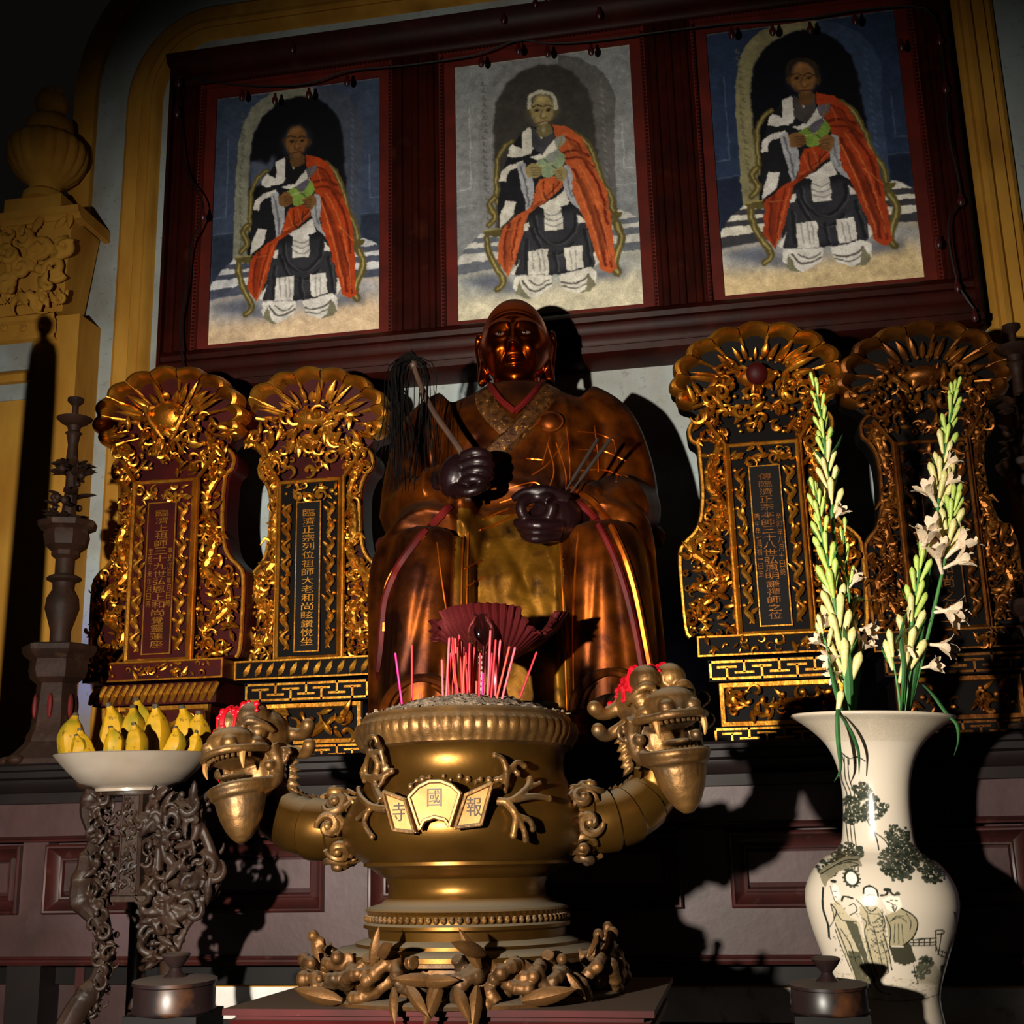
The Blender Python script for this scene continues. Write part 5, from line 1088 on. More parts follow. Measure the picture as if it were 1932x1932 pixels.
st_ = obj('stem', MB().lathe([(r*kg*.95, zr2(y)) for r, y in ((30, 1332), (30, 1328), (10, 1318), (7, 1306), (7, 1244), (10, 1239))], 24), m_glass, GL)
m_pearl = mat('glass_bead', (214, 205, 190), rough=.12, metal=.3)
for i in range(8):
    obj('bead', MB().ell((-.0*i, -kg*9, zr2(1312-i*10)), kg*4.2, nu=10, nv=8), m_pearl, GL)
# ================================================================== carved wooden stand with the plate of bananas
YT = 2.42
kt = mpp(255, 1600, YT)
m_carv = mat('dusty_carved_wood', (46, 29, 20), (30, 18, 12), 12, .5, bump=.3, bscale=60, spec=.3, c3=(54, 42, 33), s3=16, t3=(.56, .75), dust=((64, 47, 32), .45, 1.0))
tC = P(258, 1488, YT)
ST2 = thing('carved_stand', 'dark openwork carved wooden stand with scrolling legs under the banana plate', 'stand', (tC.x, YT, TZ))
def L2(px, py, dy=0.0):
    q = P(px, py, YT+dy); return np.array((q.x-tC.x, dy, q.z-TZ))
def pth2(pts, n=30): return smoothpath([L2(*p) for p in pts], n)
hz = L2(258, 1492)[2]
obj('top_ring', MB().lathe([(.06, hz-.012), (.078, hz-.008), (.078, hz-.001), (.05, hz), (.05, hz-.012)], 40), m_carv, ST2)
# left cabriole leg, banded
b = MB(); p = pth2([(182, 1490, -.03), (170, 1530, -.03), (182, 1580, -.03), (168, 1630, -.04), (158, 1690, -.04), (190, 1740, -.03), (200, 1790, -.03), (186, 1850, -.04), (150, 1900, -.06), (120, 1960, -.08)], 80)
ra = kt*np.interp(np.linspace(0, 1, 80), [0, .12, .25, .38, .45, .58, .7, .85, 1], [26, 22, 18, 26, 30, 16, 17, 24, 30]); ra *= 1+.10*np.isin(np.arange(80) % 20, (4, 5, 6))+.12*np.isin(np.arange(80), (24, 25, 30, 31, 36, 37, 52, 53, 66, 67))
b.tube(p, ra, 10, flat=.8); q = L2(128, 2020, -.08); b.ell((q[0], q[1], .02), (.03, .03, .02))
b.ell(L2(172, 1476, -.03), (kt*30, kt*26, kt*16))
obj('leg', b, m_carv, ST2)
b = MB(); b.xf(Matrix.Identity(4))
def flat(pts): return [(L2(*p)[0], L2(*p)[2]) for p in pts]
def layered(poly, n, s_, seed, ys):
    b = MB()
    for k, y in enumerate(ys): carve(b, poly, y, n, s_, seed+k, .03)
    return b
b = layered(flat([(188, 1500), (240, 1500), (242, 1640), (222, 1700), (232, 1800), (214, 1880), (180, 1932), (150, 1950), (200, 1860), (206, 1780), (196, 1720), (184, 1640), (192, 1570)]), 120, kt*13, 41, (-.01, -.035))
obj('scrollwork', remesh(b, 'scrollwork', m_carv, 2.0*kt, 1, .5), None, ST2)
# right leg, a thick pierced bracket
polyR = flat([(296, 1494), (404, 1490), (398, 1560), (416, 1610), (436, 1650), (424, 1690), (380, 1728), (352, 1768), (346, 1808), (300, 1812), (296, 1700), (292, 1600)])
b = layered(polyR, 120, kt*19, 77, (-.015, -.05))
for pts in ([(300, 1500, -.04), (304, 1560, -.05), (300, 1640, -.05), (310, 1720, -.05), (322, 1800, -.05)], [(396, 1496, -.03), (366, 1530, -.05), (384, 1570, -.05), (400, 1612, -.05), (412, 1654, -.05), (384, 1704, -.05), (350, 1750, -.05), (332, 1800, -.05)], [(306, 1530, -.06), (340, 1520, -.06), (372, 1552, -.06), (360, 1590, -.06), (320, 1600, -.06)], [(310, 1650, -.06), (340, 1672, -.07), (384, 1660, -.07), (404, 1630, -.06), (380, 1606, -.06)], [(312, 1700, -.06), (352, 1716, -.06), (392, 1690, -.06)], [(320, 1760, -.05), (338, 1730, -.06), (372, 1716, -.06)]):
    b.tube(pth2(pts, 40), [kt*8, kt*11, kt*10, kt*7], 9, flat=.85)
obj('scrollwork', remesh(b, 'scrollwork', m_carv, 2.0*kt, 1, .5), None, ST2)
b = MB().tube(pth2([(322, 1800, -.05), (318, 1850, -.04), (326, 1920, -.05), (330, 2010, -.06)], 20), [kt*18, kt*16, kt*20, kt*22], 10); obj('leg', b, m_carv, ST2)
b = MB().tube([L2(258, 1500, .14), L2(262, 1700, .16), (L2(262, 1700, .16)[0], .17, 0)], [kt*18, kt*16, kt*20], 10); obj('leg', b, m_carv, ST2)
pa = flat([(262, 1498), (300, 1498), (293, 1684), (250, 1684)])
pn = obj('hanging_panel', MB().prism(pa, -.075, -.045, .004, .004), m_carv, ST2, False)
q = off(np.array(pa), -kt*6 if False else kt*6); b = MB()
for i in range(4):
    u, v = q[i], q[(i+1) % 4]; b.tube([(u[0], -.076, u[1]), (v[0], -.076, v[1])], .0022, 6)
obj('panel_fillet', b, m_carv, pn)
obj('panel_relief', carve(MB(), flat([(268, 1510), (293, 1510), (287, 1672), (260, 1672)]), -.075, 60, kt*7, 5, .006), m_carv, pn, stuff=True)
obj('apron_rail', MB().box(L2(240, 1690)[0], L2(352, 1690)[0], -.07, -.04, L2(270, 1696)[2], L2(270, 1686)[2]), m_carv, ST2, False)
# plate
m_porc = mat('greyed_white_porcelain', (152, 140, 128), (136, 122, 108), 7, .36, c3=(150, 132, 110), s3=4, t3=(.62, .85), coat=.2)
pC = P(250, 1488, YT); zpl = TZ+hz
PLT = thing('footed_plate', 'wide white porcelain plate holding bananas on the carved stand', 'plate', (pC.x, YT, zpl))
hp = P(250, 1424, YT).z-zpl
pf = [(0, .004), (62, .004), (66, 0), (68, 0), (68, .006), (74, .010), (98, .018), (120, hp*.55), (138, hp*.84), (147, hp), (144, hp+.002), (134, hp*.86), (112, hp*.55), (90, hp*.36), (0, hp*.3)]
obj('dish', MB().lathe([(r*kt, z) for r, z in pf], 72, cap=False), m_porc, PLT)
# bananas
m_ban = mat('ripe_banana', (166, 124, 18), (98, 104, 26), 24, .55, spec=.2, thr=(.46, .66), c3=(70, 56, 22), s3=70, t3=(.6, .68), stretch=(1, 1, .5), vary=.12)
m_bt = mat('brown_banana_tip', (72, 58, 30), (48, 40, 24), 40, .7)
def banana():
    L = .118; n = 18; t = np.linspace(0, 1, n); ctr = np.stack([.018*np.sin(t*PI*.8)-.004, 0*t, t*L], 1)
    ra = .0215*np.interp(t, [0, .06, .25, .6, .82, .93, 1], [.55, .8, 1, .97, .68, .34, .26])
    b = MB().tube(ctr, ra, 20, mod=lambda tt, th: 1+.07*np.cos(5*th)); tp = MB().tube([ctr[-1]-np.array((0, 0, .002)), ctr[-1]+np.array((-.002, 0, .005)), ctr[-1]+np.array((-.003, 0, .008))], [.0056, .0052, .004], 8)
    return b, tp
bb, tp = banana(); bme = bb.mesh('banana', m_ban); tme = tp.mesh('tip', m_bt)
bs = lambda x, y: (80+x/2.9625, 1280+y/2.9625)
BAN = [((190, 410), (195, 195), .03, 'greenish banana at the far left of the plate, speckled'), ((345, 400), (352, 135), .06, 'tall banana in the back row, second from the left'), ((470, 400), (500, 150), .06, 'tall yellow banana in the back row, third from the left'), ((545, 380), (512, 112), .09, 'banana at the very back, tip highest of all'), ((618, 420), (626, 140), .05, 'fat bright yellow banana in the middle of the back row'), ((735, 400), (762, 148), .06, 'banana right of the middle in the back row'), ((815, 400), (868, 178), .05, 'banana in the back row beside the dragon head'),
       ((185, 420), (178, 312), -.06, 'small banana at the front left corner of the plate'), ((265, 430), (212, 272), -.05, 'banana leaning left in the front row'), ((388, 430), (372, 268), -.06, 'upright short banana in the front row, dark stem end'), ((522, 430), (505, 243), -.06, 'greenish fat banana in the middle of the front row'), ((686, 430), (732, 262), -.055, 'banana leaning right in the front row with a brown spot'), ((806, 400), (858, 290), -.015, 'green-tinged banana in the front row beside the dragon chin')]
for i, (a, c, dy, lab) in enumerate(BAN):
    p0 = P(*bs(*a), YT+dy); p1 = P(*bs(*c), YT+dy); d = p1-p0; p0.z = min(p0.z, zpl+hp*.75); d = p1-p0; L = d.length
    t = thing('banana', lab, 'banana', p0, group='bananas on the plate'); s_ = L/.126
    sw = np.clip(1.42/s_, 1.1, 1.6)
    rot = d.to_track_quat('Z', 'Y').to_matrix().to_4x4() @ Matrix.Rotation((0, 2.2, 4.0, 1.2, 3.3, 5.1)[i % 6], 4, 'Z')
    t.rotation_euler = rot.to_euler(); t.scale = (s_*sw, s_*sw, s_)
    o = obj('peel', bme, None, t); o = obj('tip', tme, None, t)
# ================================================================== lidded boxes
m_box = mat('dark_round_box_lacquer', (36, 24, 24), (22, 14, 14), 8, .36, c3=(92, 54, 28), s3=9, t3=(.58, .74), spec=.35, dust=((66, 52, 42), .7, 1.0))
YX = 2.04
for cx_, y0, y1, r_, lab in ((328, 1851, 1907, 77, 'dark round lidded wooden box in front of the carved stand'), (1566, 1858, 1907, 72, 'brown stained round lidded wooden box in front of the vase')):
    q = P(cx_, y1, YX); k = mpp(cx_, y1, YX); h = (y1-y0)*k*1.02
    PLI = thing('box_stand', ('left' if cx_ < 900 else 'right')+' black block stand under a round box, at the lower edge', 'stand', (q.x, YX, TZ))
    obj('block', MB().box(-r_*k*.95, r_*k*.95, -r_*k*.8, r_*k*.8, 0, q.z-TZ-.001), m_tab, PLI, False)
    t = thing('round_box', lab, 'box', (q.x, YX, q.z), group='pair of round lidded boxes')
    obj('body', MB().lathe([(r_*k, 0), (r_*k*1.02, h*.05), (r_*k*.98, h*.12), (r_*k*.97, h*.82)], 56), m_box, t)
    ld_ = obj('lid', MB().lathe([(r_*k*.97, h*.82), (r_*k*1.02, h*.86), (r_*k*1.02, h*.97), (r_*k*.9, h*1.0), (r_*k*.4, h*1.06), (r_*k*.3, h*1.06)], 56), m_box, t)
    obj('knob', MB().lathe([(23*k, h*1.05), (14*k, h*1.05+8*k), (10*k, h*1.05+16*k), (22*k, h*1.05+30*k), (28*k, h*1.05+40*k), (24*k, h*1.05+43*k), (6*k, h*1.05+40*k)], 28), m_box, ld_)
# ================================================================== porcelain vase with a figure scene
YV = 2.36
kv = mpp(1650, 1650, YV); vC = P(1674, 1990, YV)
VS = thing('porcelain_vase', 'tall white porcelain vase painted with robed figures and a tree, holding tuberoses', 'vase', (vC.x, YV, TZ))
VS.rotation_euler = (0, .045, 0)                # it leans a little to the right
zv = lambda py: P(1652, py, YV).z-TZ
vp = [(0, 0), (104, 0), (106, .01)]+[(r, zv(y)) for r, y in ((104, 1985), (104, 1950), (100, 1915), (96, 1888), (96, 1868), (102, 1840), (114, 1800), (128, 1756), (137, 1718), (139, 1696), (136, 1674), (126, 1650), (110, 1628), (90, 1613), (76, 1603), (68, 1590), (64, 1560), (62, 1525), (63, 1490), (67, 1460), (76, 1430), (90, 1405), (110, 1384), (134, 1366), (152, 1356), (154, 1352), (150, 1350), (132, 1362), (100, 1384), (74, 1412), (58, 1440))]
vp = [(r*kv, z) for r, z in vp]
rs_ = smoothpath(vp, 560); th = np.concatenate([np.linspace(PI, 2*PI, 400, endpoint=False), np.linspace(0, PI, 60, endpoint=False)]); SEG = len(th)
A = np.zeros((len(rs_), SEG, 3)); A[:, :, 0] = rs_[:, 0:1]*np.cos(th); A[:, :, 1] = rs_[:, 0:1]*np.sin(th); A[:, :, 2] = rs_[:, 1:2]
mv = bpy.data.materials.new('painted_porcelain'); mv = vcmat('painted_porcelain', .22, .5)
X0, X1, Y0_, Y1_ = 1500, 1812, 1340, 1990
RES = 2.0
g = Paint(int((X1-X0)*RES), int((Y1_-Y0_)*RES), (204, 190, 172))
INK, INK2, WASH = (38, 42, 34), (66, 68, 56), (122, 114, 92)
f = lambda p: [((x-X0)*RES, (y-Y0_)*RES) for x, y in p]
v8 = lambda p: [(1500+x/5.06, 1550+y/5.06) for x, y in p]
v5 = lambda p: [(1380+x/3.158, 1320+y/3.158) for x, y in p]
po = lambda p, c, al=1.0, so=0: g.poly(f(p), c, so, al)
li = lambda p, w_, c=INK, al=1.0: g.line(f(smoothpath(p, 20) if len(p) > 2 else p), w_*1.15*RES, c, al)
ov = lambda c, rx, ry, col, al=1.0, so=.25: g.oval(f([c])[0], rx*RES, ry*RES, col, so, al)
rv = random.Random(3)
def foliage(cx_, cy_, R, n):
    R *= 1.22; n = int(n*1.6)
    for _ in range(n):
        a = rv.uniform(0, 2*PI); d = R*math.sqrt(rv.random()); x, y = cx_+d*math.cos(a), cy_+d*.75*math.sin(a)
        ov((x, y), rv.uniform(3, 5.5), rv.uniform(2.6, 4.5), rv.choice((INK, INK2, (52, 56, 46))), .95)
    for _ in range(n//3):
        a = rv.uniform(0, 2*PI); d = R*math.sqrt(rv.random()); ov((cx_+d*math.cos(a), cy_+d*.75*math.sin(a)), 1.4, 1.1, (196, 186, 160), .8)
for x in (1600, 1606, 1612): li([(x-14, 1430), (x-12, 1470), (x-4, 1500), (x-8, 1540), (x-6, 1600), (x-10, 1640)], 1.6, INK2)
li([(1585, 1420), (1600, 1432), (1615, 1430), (1628, 1438)], 1.8); li([(1600, 1432), (1600, 1444)], 1.2); li([(1612, 1430), (1610, 1442)], 1.2); li([(1588, 1424), (1592, 1442)], 1.2)
for cx_, cy_, R, n in ((1622, 1490, 13, 26), (1634, 1522, 26, 70), (1606, 1540, 16, 44), (1600, 1512, 12, 26), (1680, 1572, 20, 50), (1686, 1604, 24, 60), (1668, 1622, 26, 70), (1672, 1634, 22, 44), (1716, 1606, 18, 36), (1736, 1640, 20, 46), (1724, 1622, 18, 34), (1596, 1604, 16, 30), (1570, 1622, 18, 40), (1552, 1638, 14, 30)): foliage(cx_, cy_, R, n)
li([(1632, 1556), (1642, 1580), (1644, 1600)], 2.2); li([(1636, 1566), (1656, 1582), (1664, 1600)], 2.0); li([(1632, 1556), (1624, 1540)], 2)
po(v8([(190, 480), (240, 430), (420, 330), (540, 320), (560, 400), (430, 430), (330, 470), (250, 560), (230, 620), (200, 560)]), WASH, .9); li(v8([(200, 500), (300, 430), (420, 360), (530, 350)]), 1.6); li(v8([(360, 400), (450, 370), (530, 390), (460, 410)]), 1.4)
ov(v8([(455, 512)])[0], 13.5, 15.5, INK, 1, .1); ov(v8([(455, 512)])[0], 10, 12, (240, 228, 208), 1, .15)
for i in range(14):
    a = i*.45; c = v8([(455, 512)])[0]; ov((c[0]+14*math.cos(a), c[1]+16*math.sin(a)), 2.2, 2, INK2)
# figures: left attendant, lady, official, seated elder
po(v8([(270, 760), (330, 720), (420, 860), (500, 900), (540, 1100), (600, 1520), (480, 1540), (400, 1300), (300, 950)]), (184, 170, 142)); po(v8([(380, 900), (480, 920), (540, 1150), (600, 1300), (640, 1460), (580, 1470), (520, 1240), (440, 1060)]), (78, 76, 60)); po(v8([(400, 1180), (500, 1190), (590, 1520), (480, 1530)]), (84, 80, 62))
po(v8([(500, 760), (640, 740), (700, 800), (720, 1000), (760, 1250), (720, 1380), (640, 1440), (560, 1240), (540, 980)]), (176, 162, 132)); po(v8([(720, 830), (860, 760), (980, 840), (1000, 900), (960, 1040), (860, 1110), (750, 1110)]), (158, 146, 116)); po(v8([(745, 1110), (870, 1120), (900, 1060), (930, 1080), (985, 1250), (880, 1290), (790, 1260)]), (62, 60, 46))
po(v8([(300, 560), (335, 600), (345, 690), (310, 730), (275, 650)]), (238, 226, 206)); ov(v8([(302, 552)])[0], 6, 3.5, INK); po(v8([(550, 640), (560, 590), (640, 580), (665, 650), (630, 740), (570, 730)]), (240, 228, 208)); li(v8([(545, 640), (555, 590), (605, 572), (655, 600), (668, 660)]), 2.6)
po(v8([(700, 690), (760, 650), (850, 660), (870, 740), (800, 800), (740, 780)]), (236, 224, 204)); li(v8([(690, 650), (740, 640), (760, 600), (800, 640), (850, 630)]), 3); ov(v8([(750, 598)])[0], 8, 4, INK); ov(v8([(838, 630)])[0], 5, 3.5, INK2)
for p, w_ in (([(265, 760), (290, 900), (240, 1010), (260, 1100)], 1.5), ([(300, 800), (360, 900), (480, 900)], 1.6), ([(210, 620), (200, 800), (240, 960), (250, 1080)], 3), ([(360, 720), (380, 680), (450, 690)], 3), ([(300, 940), (380, 1160), (480, 1480)], 1.6), ([(480, 700), (560, 800), (580, 920)], 1.5), ([(580, 820), (680, 830), (690, 920), (600, 930), (580, 860)], 1.4), ([(540, 980), (580, 1180), (640, 1400)], 1.6), ([(620, 940), (660, 1150), (700, 1360)], 1.5), ([(700, 1000), (740, 1150), (770, 1340)], 1.8), ([(720, 830), (760, 950), (750, 1100)], 1.8), ([(860, 760), (960, 820), (1000, 900), (960, 1020), (870, 1100)], 2.2), ([(760, 880), (840, 840), (900, 880)], 1.5), ([(800, 900), (790, 1080)], 1.2), ([(830, 900), (830, 1090)], 1.2), ([(860, 900), (870, 1080)], 1.2), ([(730, 700), (780, 720), (800, 770)], 1.4), ([(590, 650), (640, 650)], 1.1), ([(270, 600), (300, 720), (340, 760)], 1.3), ([(420, 760), (460, 740), (480, 800), (420, 850)], 1.6), ([(600, 1440), (660, 1540), (760, 1570)], 2)): li(v8(p), w_, INK2 if w_ < 1.7 else INK)
for p, w_ in (([(575, 655), (590, 650)], 1.2), ([(620, 650), (636, 652)], 1.2), ([(600, 700), (622, 700)], 1.2), ([(606, 660), (604, 684)], .9), ([(295, 640), (318, 640)], 1), ([(300, 690), (316, 692)], 1), ([(770, 690), (790, 686)], 1.2), ([(812, 690), (830, 692)], 1.2), ([(790, 730), (815, 732)], 1.2), ([(780, 745), (800, 790), (820, 748)], 1.4), ([(560, 760), (600, 800), (650, 760)], 1.4), ([(520, 860), (560, 900), (540, 980)], 1.4), ([(690, 800), (715, 900), (700, 980)], 1.6),
              ([(270, 760), (310, 820), (290, 900)], 1.6), ([(340, 980), (420, 1120), (470, 1300)], 1.4), ([(300, 1000), (350, 1160), (430, 1380)], 1.2), ([(560, 1060), (600, 1240), (650, 1420)], 1.4), ([(680, 1060), (720, 1200), (740, 1360)], 1.3), ([(590, 960), (640, 990), (700, 960)], 1.4), ([(600, 1060), (650, 1090), (710, 1060)], 1.2), ([(620, 1160), (670, 1190), (730, 1160)], 1.2), ([(900, 800), (940, 880), (930, 960)], 1.3), ([(780, 860), (820, 830), (880, 830)], 1.3), ([(640, 880), (660, 860), (690, 880), (670, 900), (640, 880)], 1.2), ([(380, 1220), (440, 1250), (500, 1230)], 1.2)): li(v8(p), w_)
for _ in range(160):
    x, y = rv.uniform(560, 740), rv.uniform(760, 1400); ov(v8([(x, y)])[0], rv.uniform(.8, 2.2), rv.uniform(.7, 1.6), rv.choice((INK2, WASH)), .7)
for _ in range(60):
    x, y = rv.uniform(270, 560), rv.uniform(760, 1500); ov(v8([(x, y)])[0], rv.uniform(.8, 2.0), rv.uniform(.7, 2.6), rv.choice((INK2, WASH)), .6)
for p in ([(930, 1045), (1170, 1035)], [(930, 1105), (1170, 1105)], [(930, 1075), (1170, 1070)], [(1165, 980), (1170, 1160)], [(1225, 990), (1200, 1160)], [(1160, 970), (1200, 960), (1250, 975), (1235, 1000), (1165, 990)], [(1200, 1150), (1350, 1220)], [(1190, 1190), (1330, 1260)], [(1165, 1100), (1200, 1190)]): li(v8(p), 2)
for x in (960, 1010, 1060, 1110): li(v8([(x, 1045), (x, 1105)]), 1.8)
for x in (1240, 1285, 1325): li(v8([(x, 1165+(x-1240)*.5), (x-12, 1215+(x-1240)*.5)]), 1.8)
for cx_, cy_, R, n in ((1712, 1800, 12, 30), (1706, 1816, 14, 24), (1756, 1816, 12, 24), (1790, 1712, 12, 16)): foliage(cx_, cy_, R, n)
po(v8([(1355, 800), (1400, 810), (1440, 900), (1490, 880), (1500, 960), (1460, 1000), (1390, 990)]), INK, .95); li(v8([(1440, 570), (1470, 610)]), 2); ov(v8([(1465, 820)])[0], 6, 9, INK)
for _ in range(220): ov((rv.uniform(1560, 1790), rv.uniform(1826, 1870)), rv.uniform(1, 4), rv.uniform(.8, 2), WASH, .35)
po(v8([(980, 1280), (1150, 1260), (1300, 1500), (1000, 1460)]), WASH, .45, 4); li(v8([(960, 1280), (980, 1400), (1000, 1460), (950, 1450)]), 1.3); li([(1575, 1866), (1660, 1872), (1780, 1858)], 1.5, WASH)
px_ = 1652+A[:, :, 0]/kv; py_ = np.interp(A[:, :, 2], np.sort([zv(y) for y in range(1330, 2100, 10)]), np.array([y for y in range(1330, 2100, 10)])[::-1])
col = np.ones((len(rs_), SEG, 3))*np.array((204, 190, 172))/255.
ix = np.clip(((px_-X0)*RES).astype(int), 0, g.W-1); iy = np.clip(((py_-Y0_)*RES).astype(int), 0, g.H-1)
front = (A[:, :, 1] < 0) & (np.arange(len(rs_))[:, None] < 440) & (py_ < 1985) & (py_ > 1341)
col[front] = g.a[iy[front], ix[front]]
nz = np.random.RandomState(8).randn(len(rs_), SEG); stain = np.clip((np.abs(py_-1375) < 26)*.25+(py_ > 1830)*.12, 0, 1)*np.clip(.6+.5*nz, 0, 1); col = col*(1-stain[..., None])+stain[..., None]*np.array((140, 118, 84))/255.
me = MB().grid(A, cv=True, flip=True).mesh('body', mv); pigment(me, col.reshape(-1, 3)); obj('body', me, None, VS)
# ================================================================== tuberoses
m_stem = mat('green_stem', (74, 138, 62), (52, 108, 50), 20, .5)
m_leafg = mat('blue_green_blade', (62, 112, 62), (42, 88, 44), 16, .5)
m_bud = mat('pale_bud', (204, 216, 112), (168, 198, 86), 18, .45, vary=.08)
m_budc = mat('cream_bud', (236, 220, 158), (206, 200, 120), 14, .45, vary=.06)
m_pet = mat('cream_petal', (240, 222, 192), (222, 190, 160), 14, .5, vary=.06)
n = 11; t_ = np.linspace(0, 1, n)
def budmesh(m, nm): return MB().tube(np.stack([.006*np.sin(t_*1.6), 0*t_, t_], 1), np.interp(t_, [0, .15, .5, .8, .95, 1], [.045, .075, .105, .135, .09, .02]), 9).mesh(nm, m)
BM = [budmesh(m_bud, 'bud'), budmesh(m_budc, 'bud')]
def flower(seed):
    r = random.Random(seed); b = MB().tube([(0, 0, 0), (.01, 0, .3), (.02, 0, .55)], [.05, .06, .10], 8, cap=False)
    for i in range(6):
        a = i*PI/3+r.uniform(-.2, .2); d = np.array((math.cos(a), math.sin(a), 0)); G = []
        for k, (rr, z, w_) in enumerate(((.09, .5, .09), (.2, .72, .15), (.34, .9, .13), (.46, .98, .02))):
            side = np.array((-d[1], d[0], 0)); c = d*rr*r.uniform(.85, 1.15)+np.array((0, 0, z)); G.append([c-side*w_, c+d*.02-np.array((0, 0, .02)), c+side*w_])
        b.grid(np.array(G))
    return b.mesh('flower', m_pet)
FM = [flower(i) for i in range(3)]
vx = vC.x
def tuberose(lab, path, buds, flowers=(), leaves=(), dy=0.0, r0=.0042, droop=()):
    W = [P(a, c, YV+dy) for a, c in path]; base = W[0]; T = thing('tuberose_stem', lab, 'flower', base, group='tuberoses in the painted vase')
    pp = smoothpath([np.array(w-base) for w in W], 40); low = pp[0]+(pp[0]-pp[6])*.3
    obj('stem', MB().tube(np.vstack([[low], pp]), [r0, r0, r0*.75, r0*.4], 8), m_stem, T)
    def at(py):
        zs = np.array([w.z for w in W]); z = P(1650, py, YV+dy).z-base.z; k = np.argmin(np.abs(pp[:, 2]-z)); d = pp[min(k+1, 39)]-pp[max(k-1, 0)]; return pp[k], d/np.linalg.norm(d)
    def putm(me, nm, p, d, L, fat=1.0):
        o = obj(nm, me, None, T); o.location = p; o.rotation_euler = (Vector(d).to_track_quat('Z', 'Y').to_matrix() @ Matrix.Rotation(rnd.uniform(0, 6), 3, 'Z')).to_euler(); o.scale = (L*fat, L*fat, L)
    y0, y1, nb, L0, L1, kind = buds
    for i in range(nb):
        f_ = i/(nb-1.0); p, d = at(y0+(y1-y0)*f_); a = i*2.4; sp = .42*(1-.35*f_)*(1 if i < nb-2 else .3)
        s_ = np.array((math.cos(a), math.sin(a)*.7, 0)); L = (L0+(L1-L0)*f_)*kv
        putm(BM[1 if (kind == 'c' or (kind == 'm' and f_ < .45)) else 0], 'bud', p+s_*.004, d+s_*sp, L*rnd.uniform(.9, 1.1), .92)
        if i % 4 == 1:
            bl = MB().blade((0, 0, 0), d+s_*(sp+.25), -s_, L*.9, L*.16, -.2, 6); o = obj('bract', bl, m_stem, T); o.location = p
    for py, dx, dz, L, k in flowers:
        p, d = at(py); putm(FM[k % 3], 'flower', p, np.array((dx, -.45, dz)), L*kv)
    for pts, w_ in leaves:
        q = smoothpath([np.array(P(a, c, YV+dy+e)-base) for a, c, e in pts], 20); ww = w_*kv*np.sin(np.linspace(.35, PI, 20))**.7
        G = [[c+np.array((-w2_/2, .002, 0)), c-np.array((0, .003, 0)), c+np.array((w2_/2, .002, 0))] for c, w2_ in zip(q, ww)]
        obj('leaf', MB().grid(np.array(G)), m_leafg, T)
tuberose('tallest left tuberose stalk, buds reaching up over the tablet crest', [(1604, 1348), (1594, 1220), (1578, 1060), (1566, 930), (1552, 810), (1538, 722)], (1000, 724, 26, 58, 30, 'm'), ((905, -.1, 1, 36, 0),), ([(1552, 800, 0), (1540, 790, -.01), (1528, 776, -.01)], 5), dy=.0) if False else None
tuberose('tallest left tuberose stalk, buds reaching up over the tablet crest', [(1604, 1348), (1594, 1220), (1578, 1060), (1566, 930), (1552, 810), (1538, 722)], (960, 724, 26, 58, 30, 'm'), ((985, .5, .6, 40, 0),), (([(1600, 1345, .01), (1592, 1200, .01), (1584, 1090, .01)], 16), ([(1560, 880, 0), (1548, 862, -.01), (1530, 842, -.01)], 6), ([(1566, 860, 0), (1580, 840, -.01), (1590, 818, -.01)], 6)))
tuberose('shorter left tuberose spike, thickly budded, left of the tall stalk', [(1598, 1348), (1590, 1240), (1570, 1110), (1550, 1000), (1538, 925)], (1300, 925, 34, 74, 38, 'm'), ((1180, -.9, .3, 40, 1), (1235, -.8, -.2, 44, 2), (1260, -.6, -.4, 40, 0)), (([(1606, 1345, -.01), (1600, 1250, -.01), (1592, 1180, -.02)], 14),), dy=-.04)
tuberose('thin tuberose stalk right of the left pair with a long leaf curling right', [(1612, 1346), (1612, 1240), (1602, 1120), (1590, 1000)], (1250, 1000, 14, 52, 32, 'm'), ((1110, .6, .7, 40, 2), (1180, .8, -.2, 50, 1), (1240, .5, .6, 48, 0)), (([(1606, 1150, -.01), (1612, 1128, -.02), (1650, 1134, -.02), (1688, 1122, -.02)], 6), ([(1612, 1345, 0), (1618, 1270, 0), (1616, 1200, 0)], 12)), dy=.03)
tuberose('low left tuberose sprig with a single opening bud', [(1590, 1348), (1572, 1270), (1552, 1196)], (1215, 1190, 3, 42, 36, 'c'), ((1215, -.7, .5, 34, 1),), (([(1590, 1346, -.02), (1576, 1300, -.02), (1562, 1240, -.02)], 9),), dy=-.06, r0=.003)
tuberose('tallest right tuberose stalk, leaning right with buds at its tip', [(1706, 1350), (1722, 1260), (1744, 1130), (1764, 1000), (1780, 870), (1802, 738)], (970, 738, 28, 60, 30, 'm'), ((960, -.5, .9, 60, 0), (900, .7, .7, 44, 1), (930, .7, .5, 46, 2)), (([(1712, 1348, .01), (1724, 1230, .01), (1742, 1120, .01)], 20),), dy=.0)
tuberose('right tuberose stalk with white open blossoms, leaning far right', [(1712, 1350), (1734, 1264), (1762, 1150), (1784, 1050), (1800, 950)], (1050, 948, 14, 58, 40, 'm'), ((1040, -.7, .9, 66, 0), (1055, .9, .7, 70, 1), (1075, 1.0, .4, 62, 2), (1085, -.2, 1, 70, 0), (1150, .7, -.5, 58, 1), (1165, 1.0, .0, 66, 2), (1215, .9, -.2, 58, 0), (1265, .7, .1, 44, 1)), (([(1712, 1346, -.01), (1726, 1270, -.01), (1744, 1180, -.02)], 12),), dy=-.03)
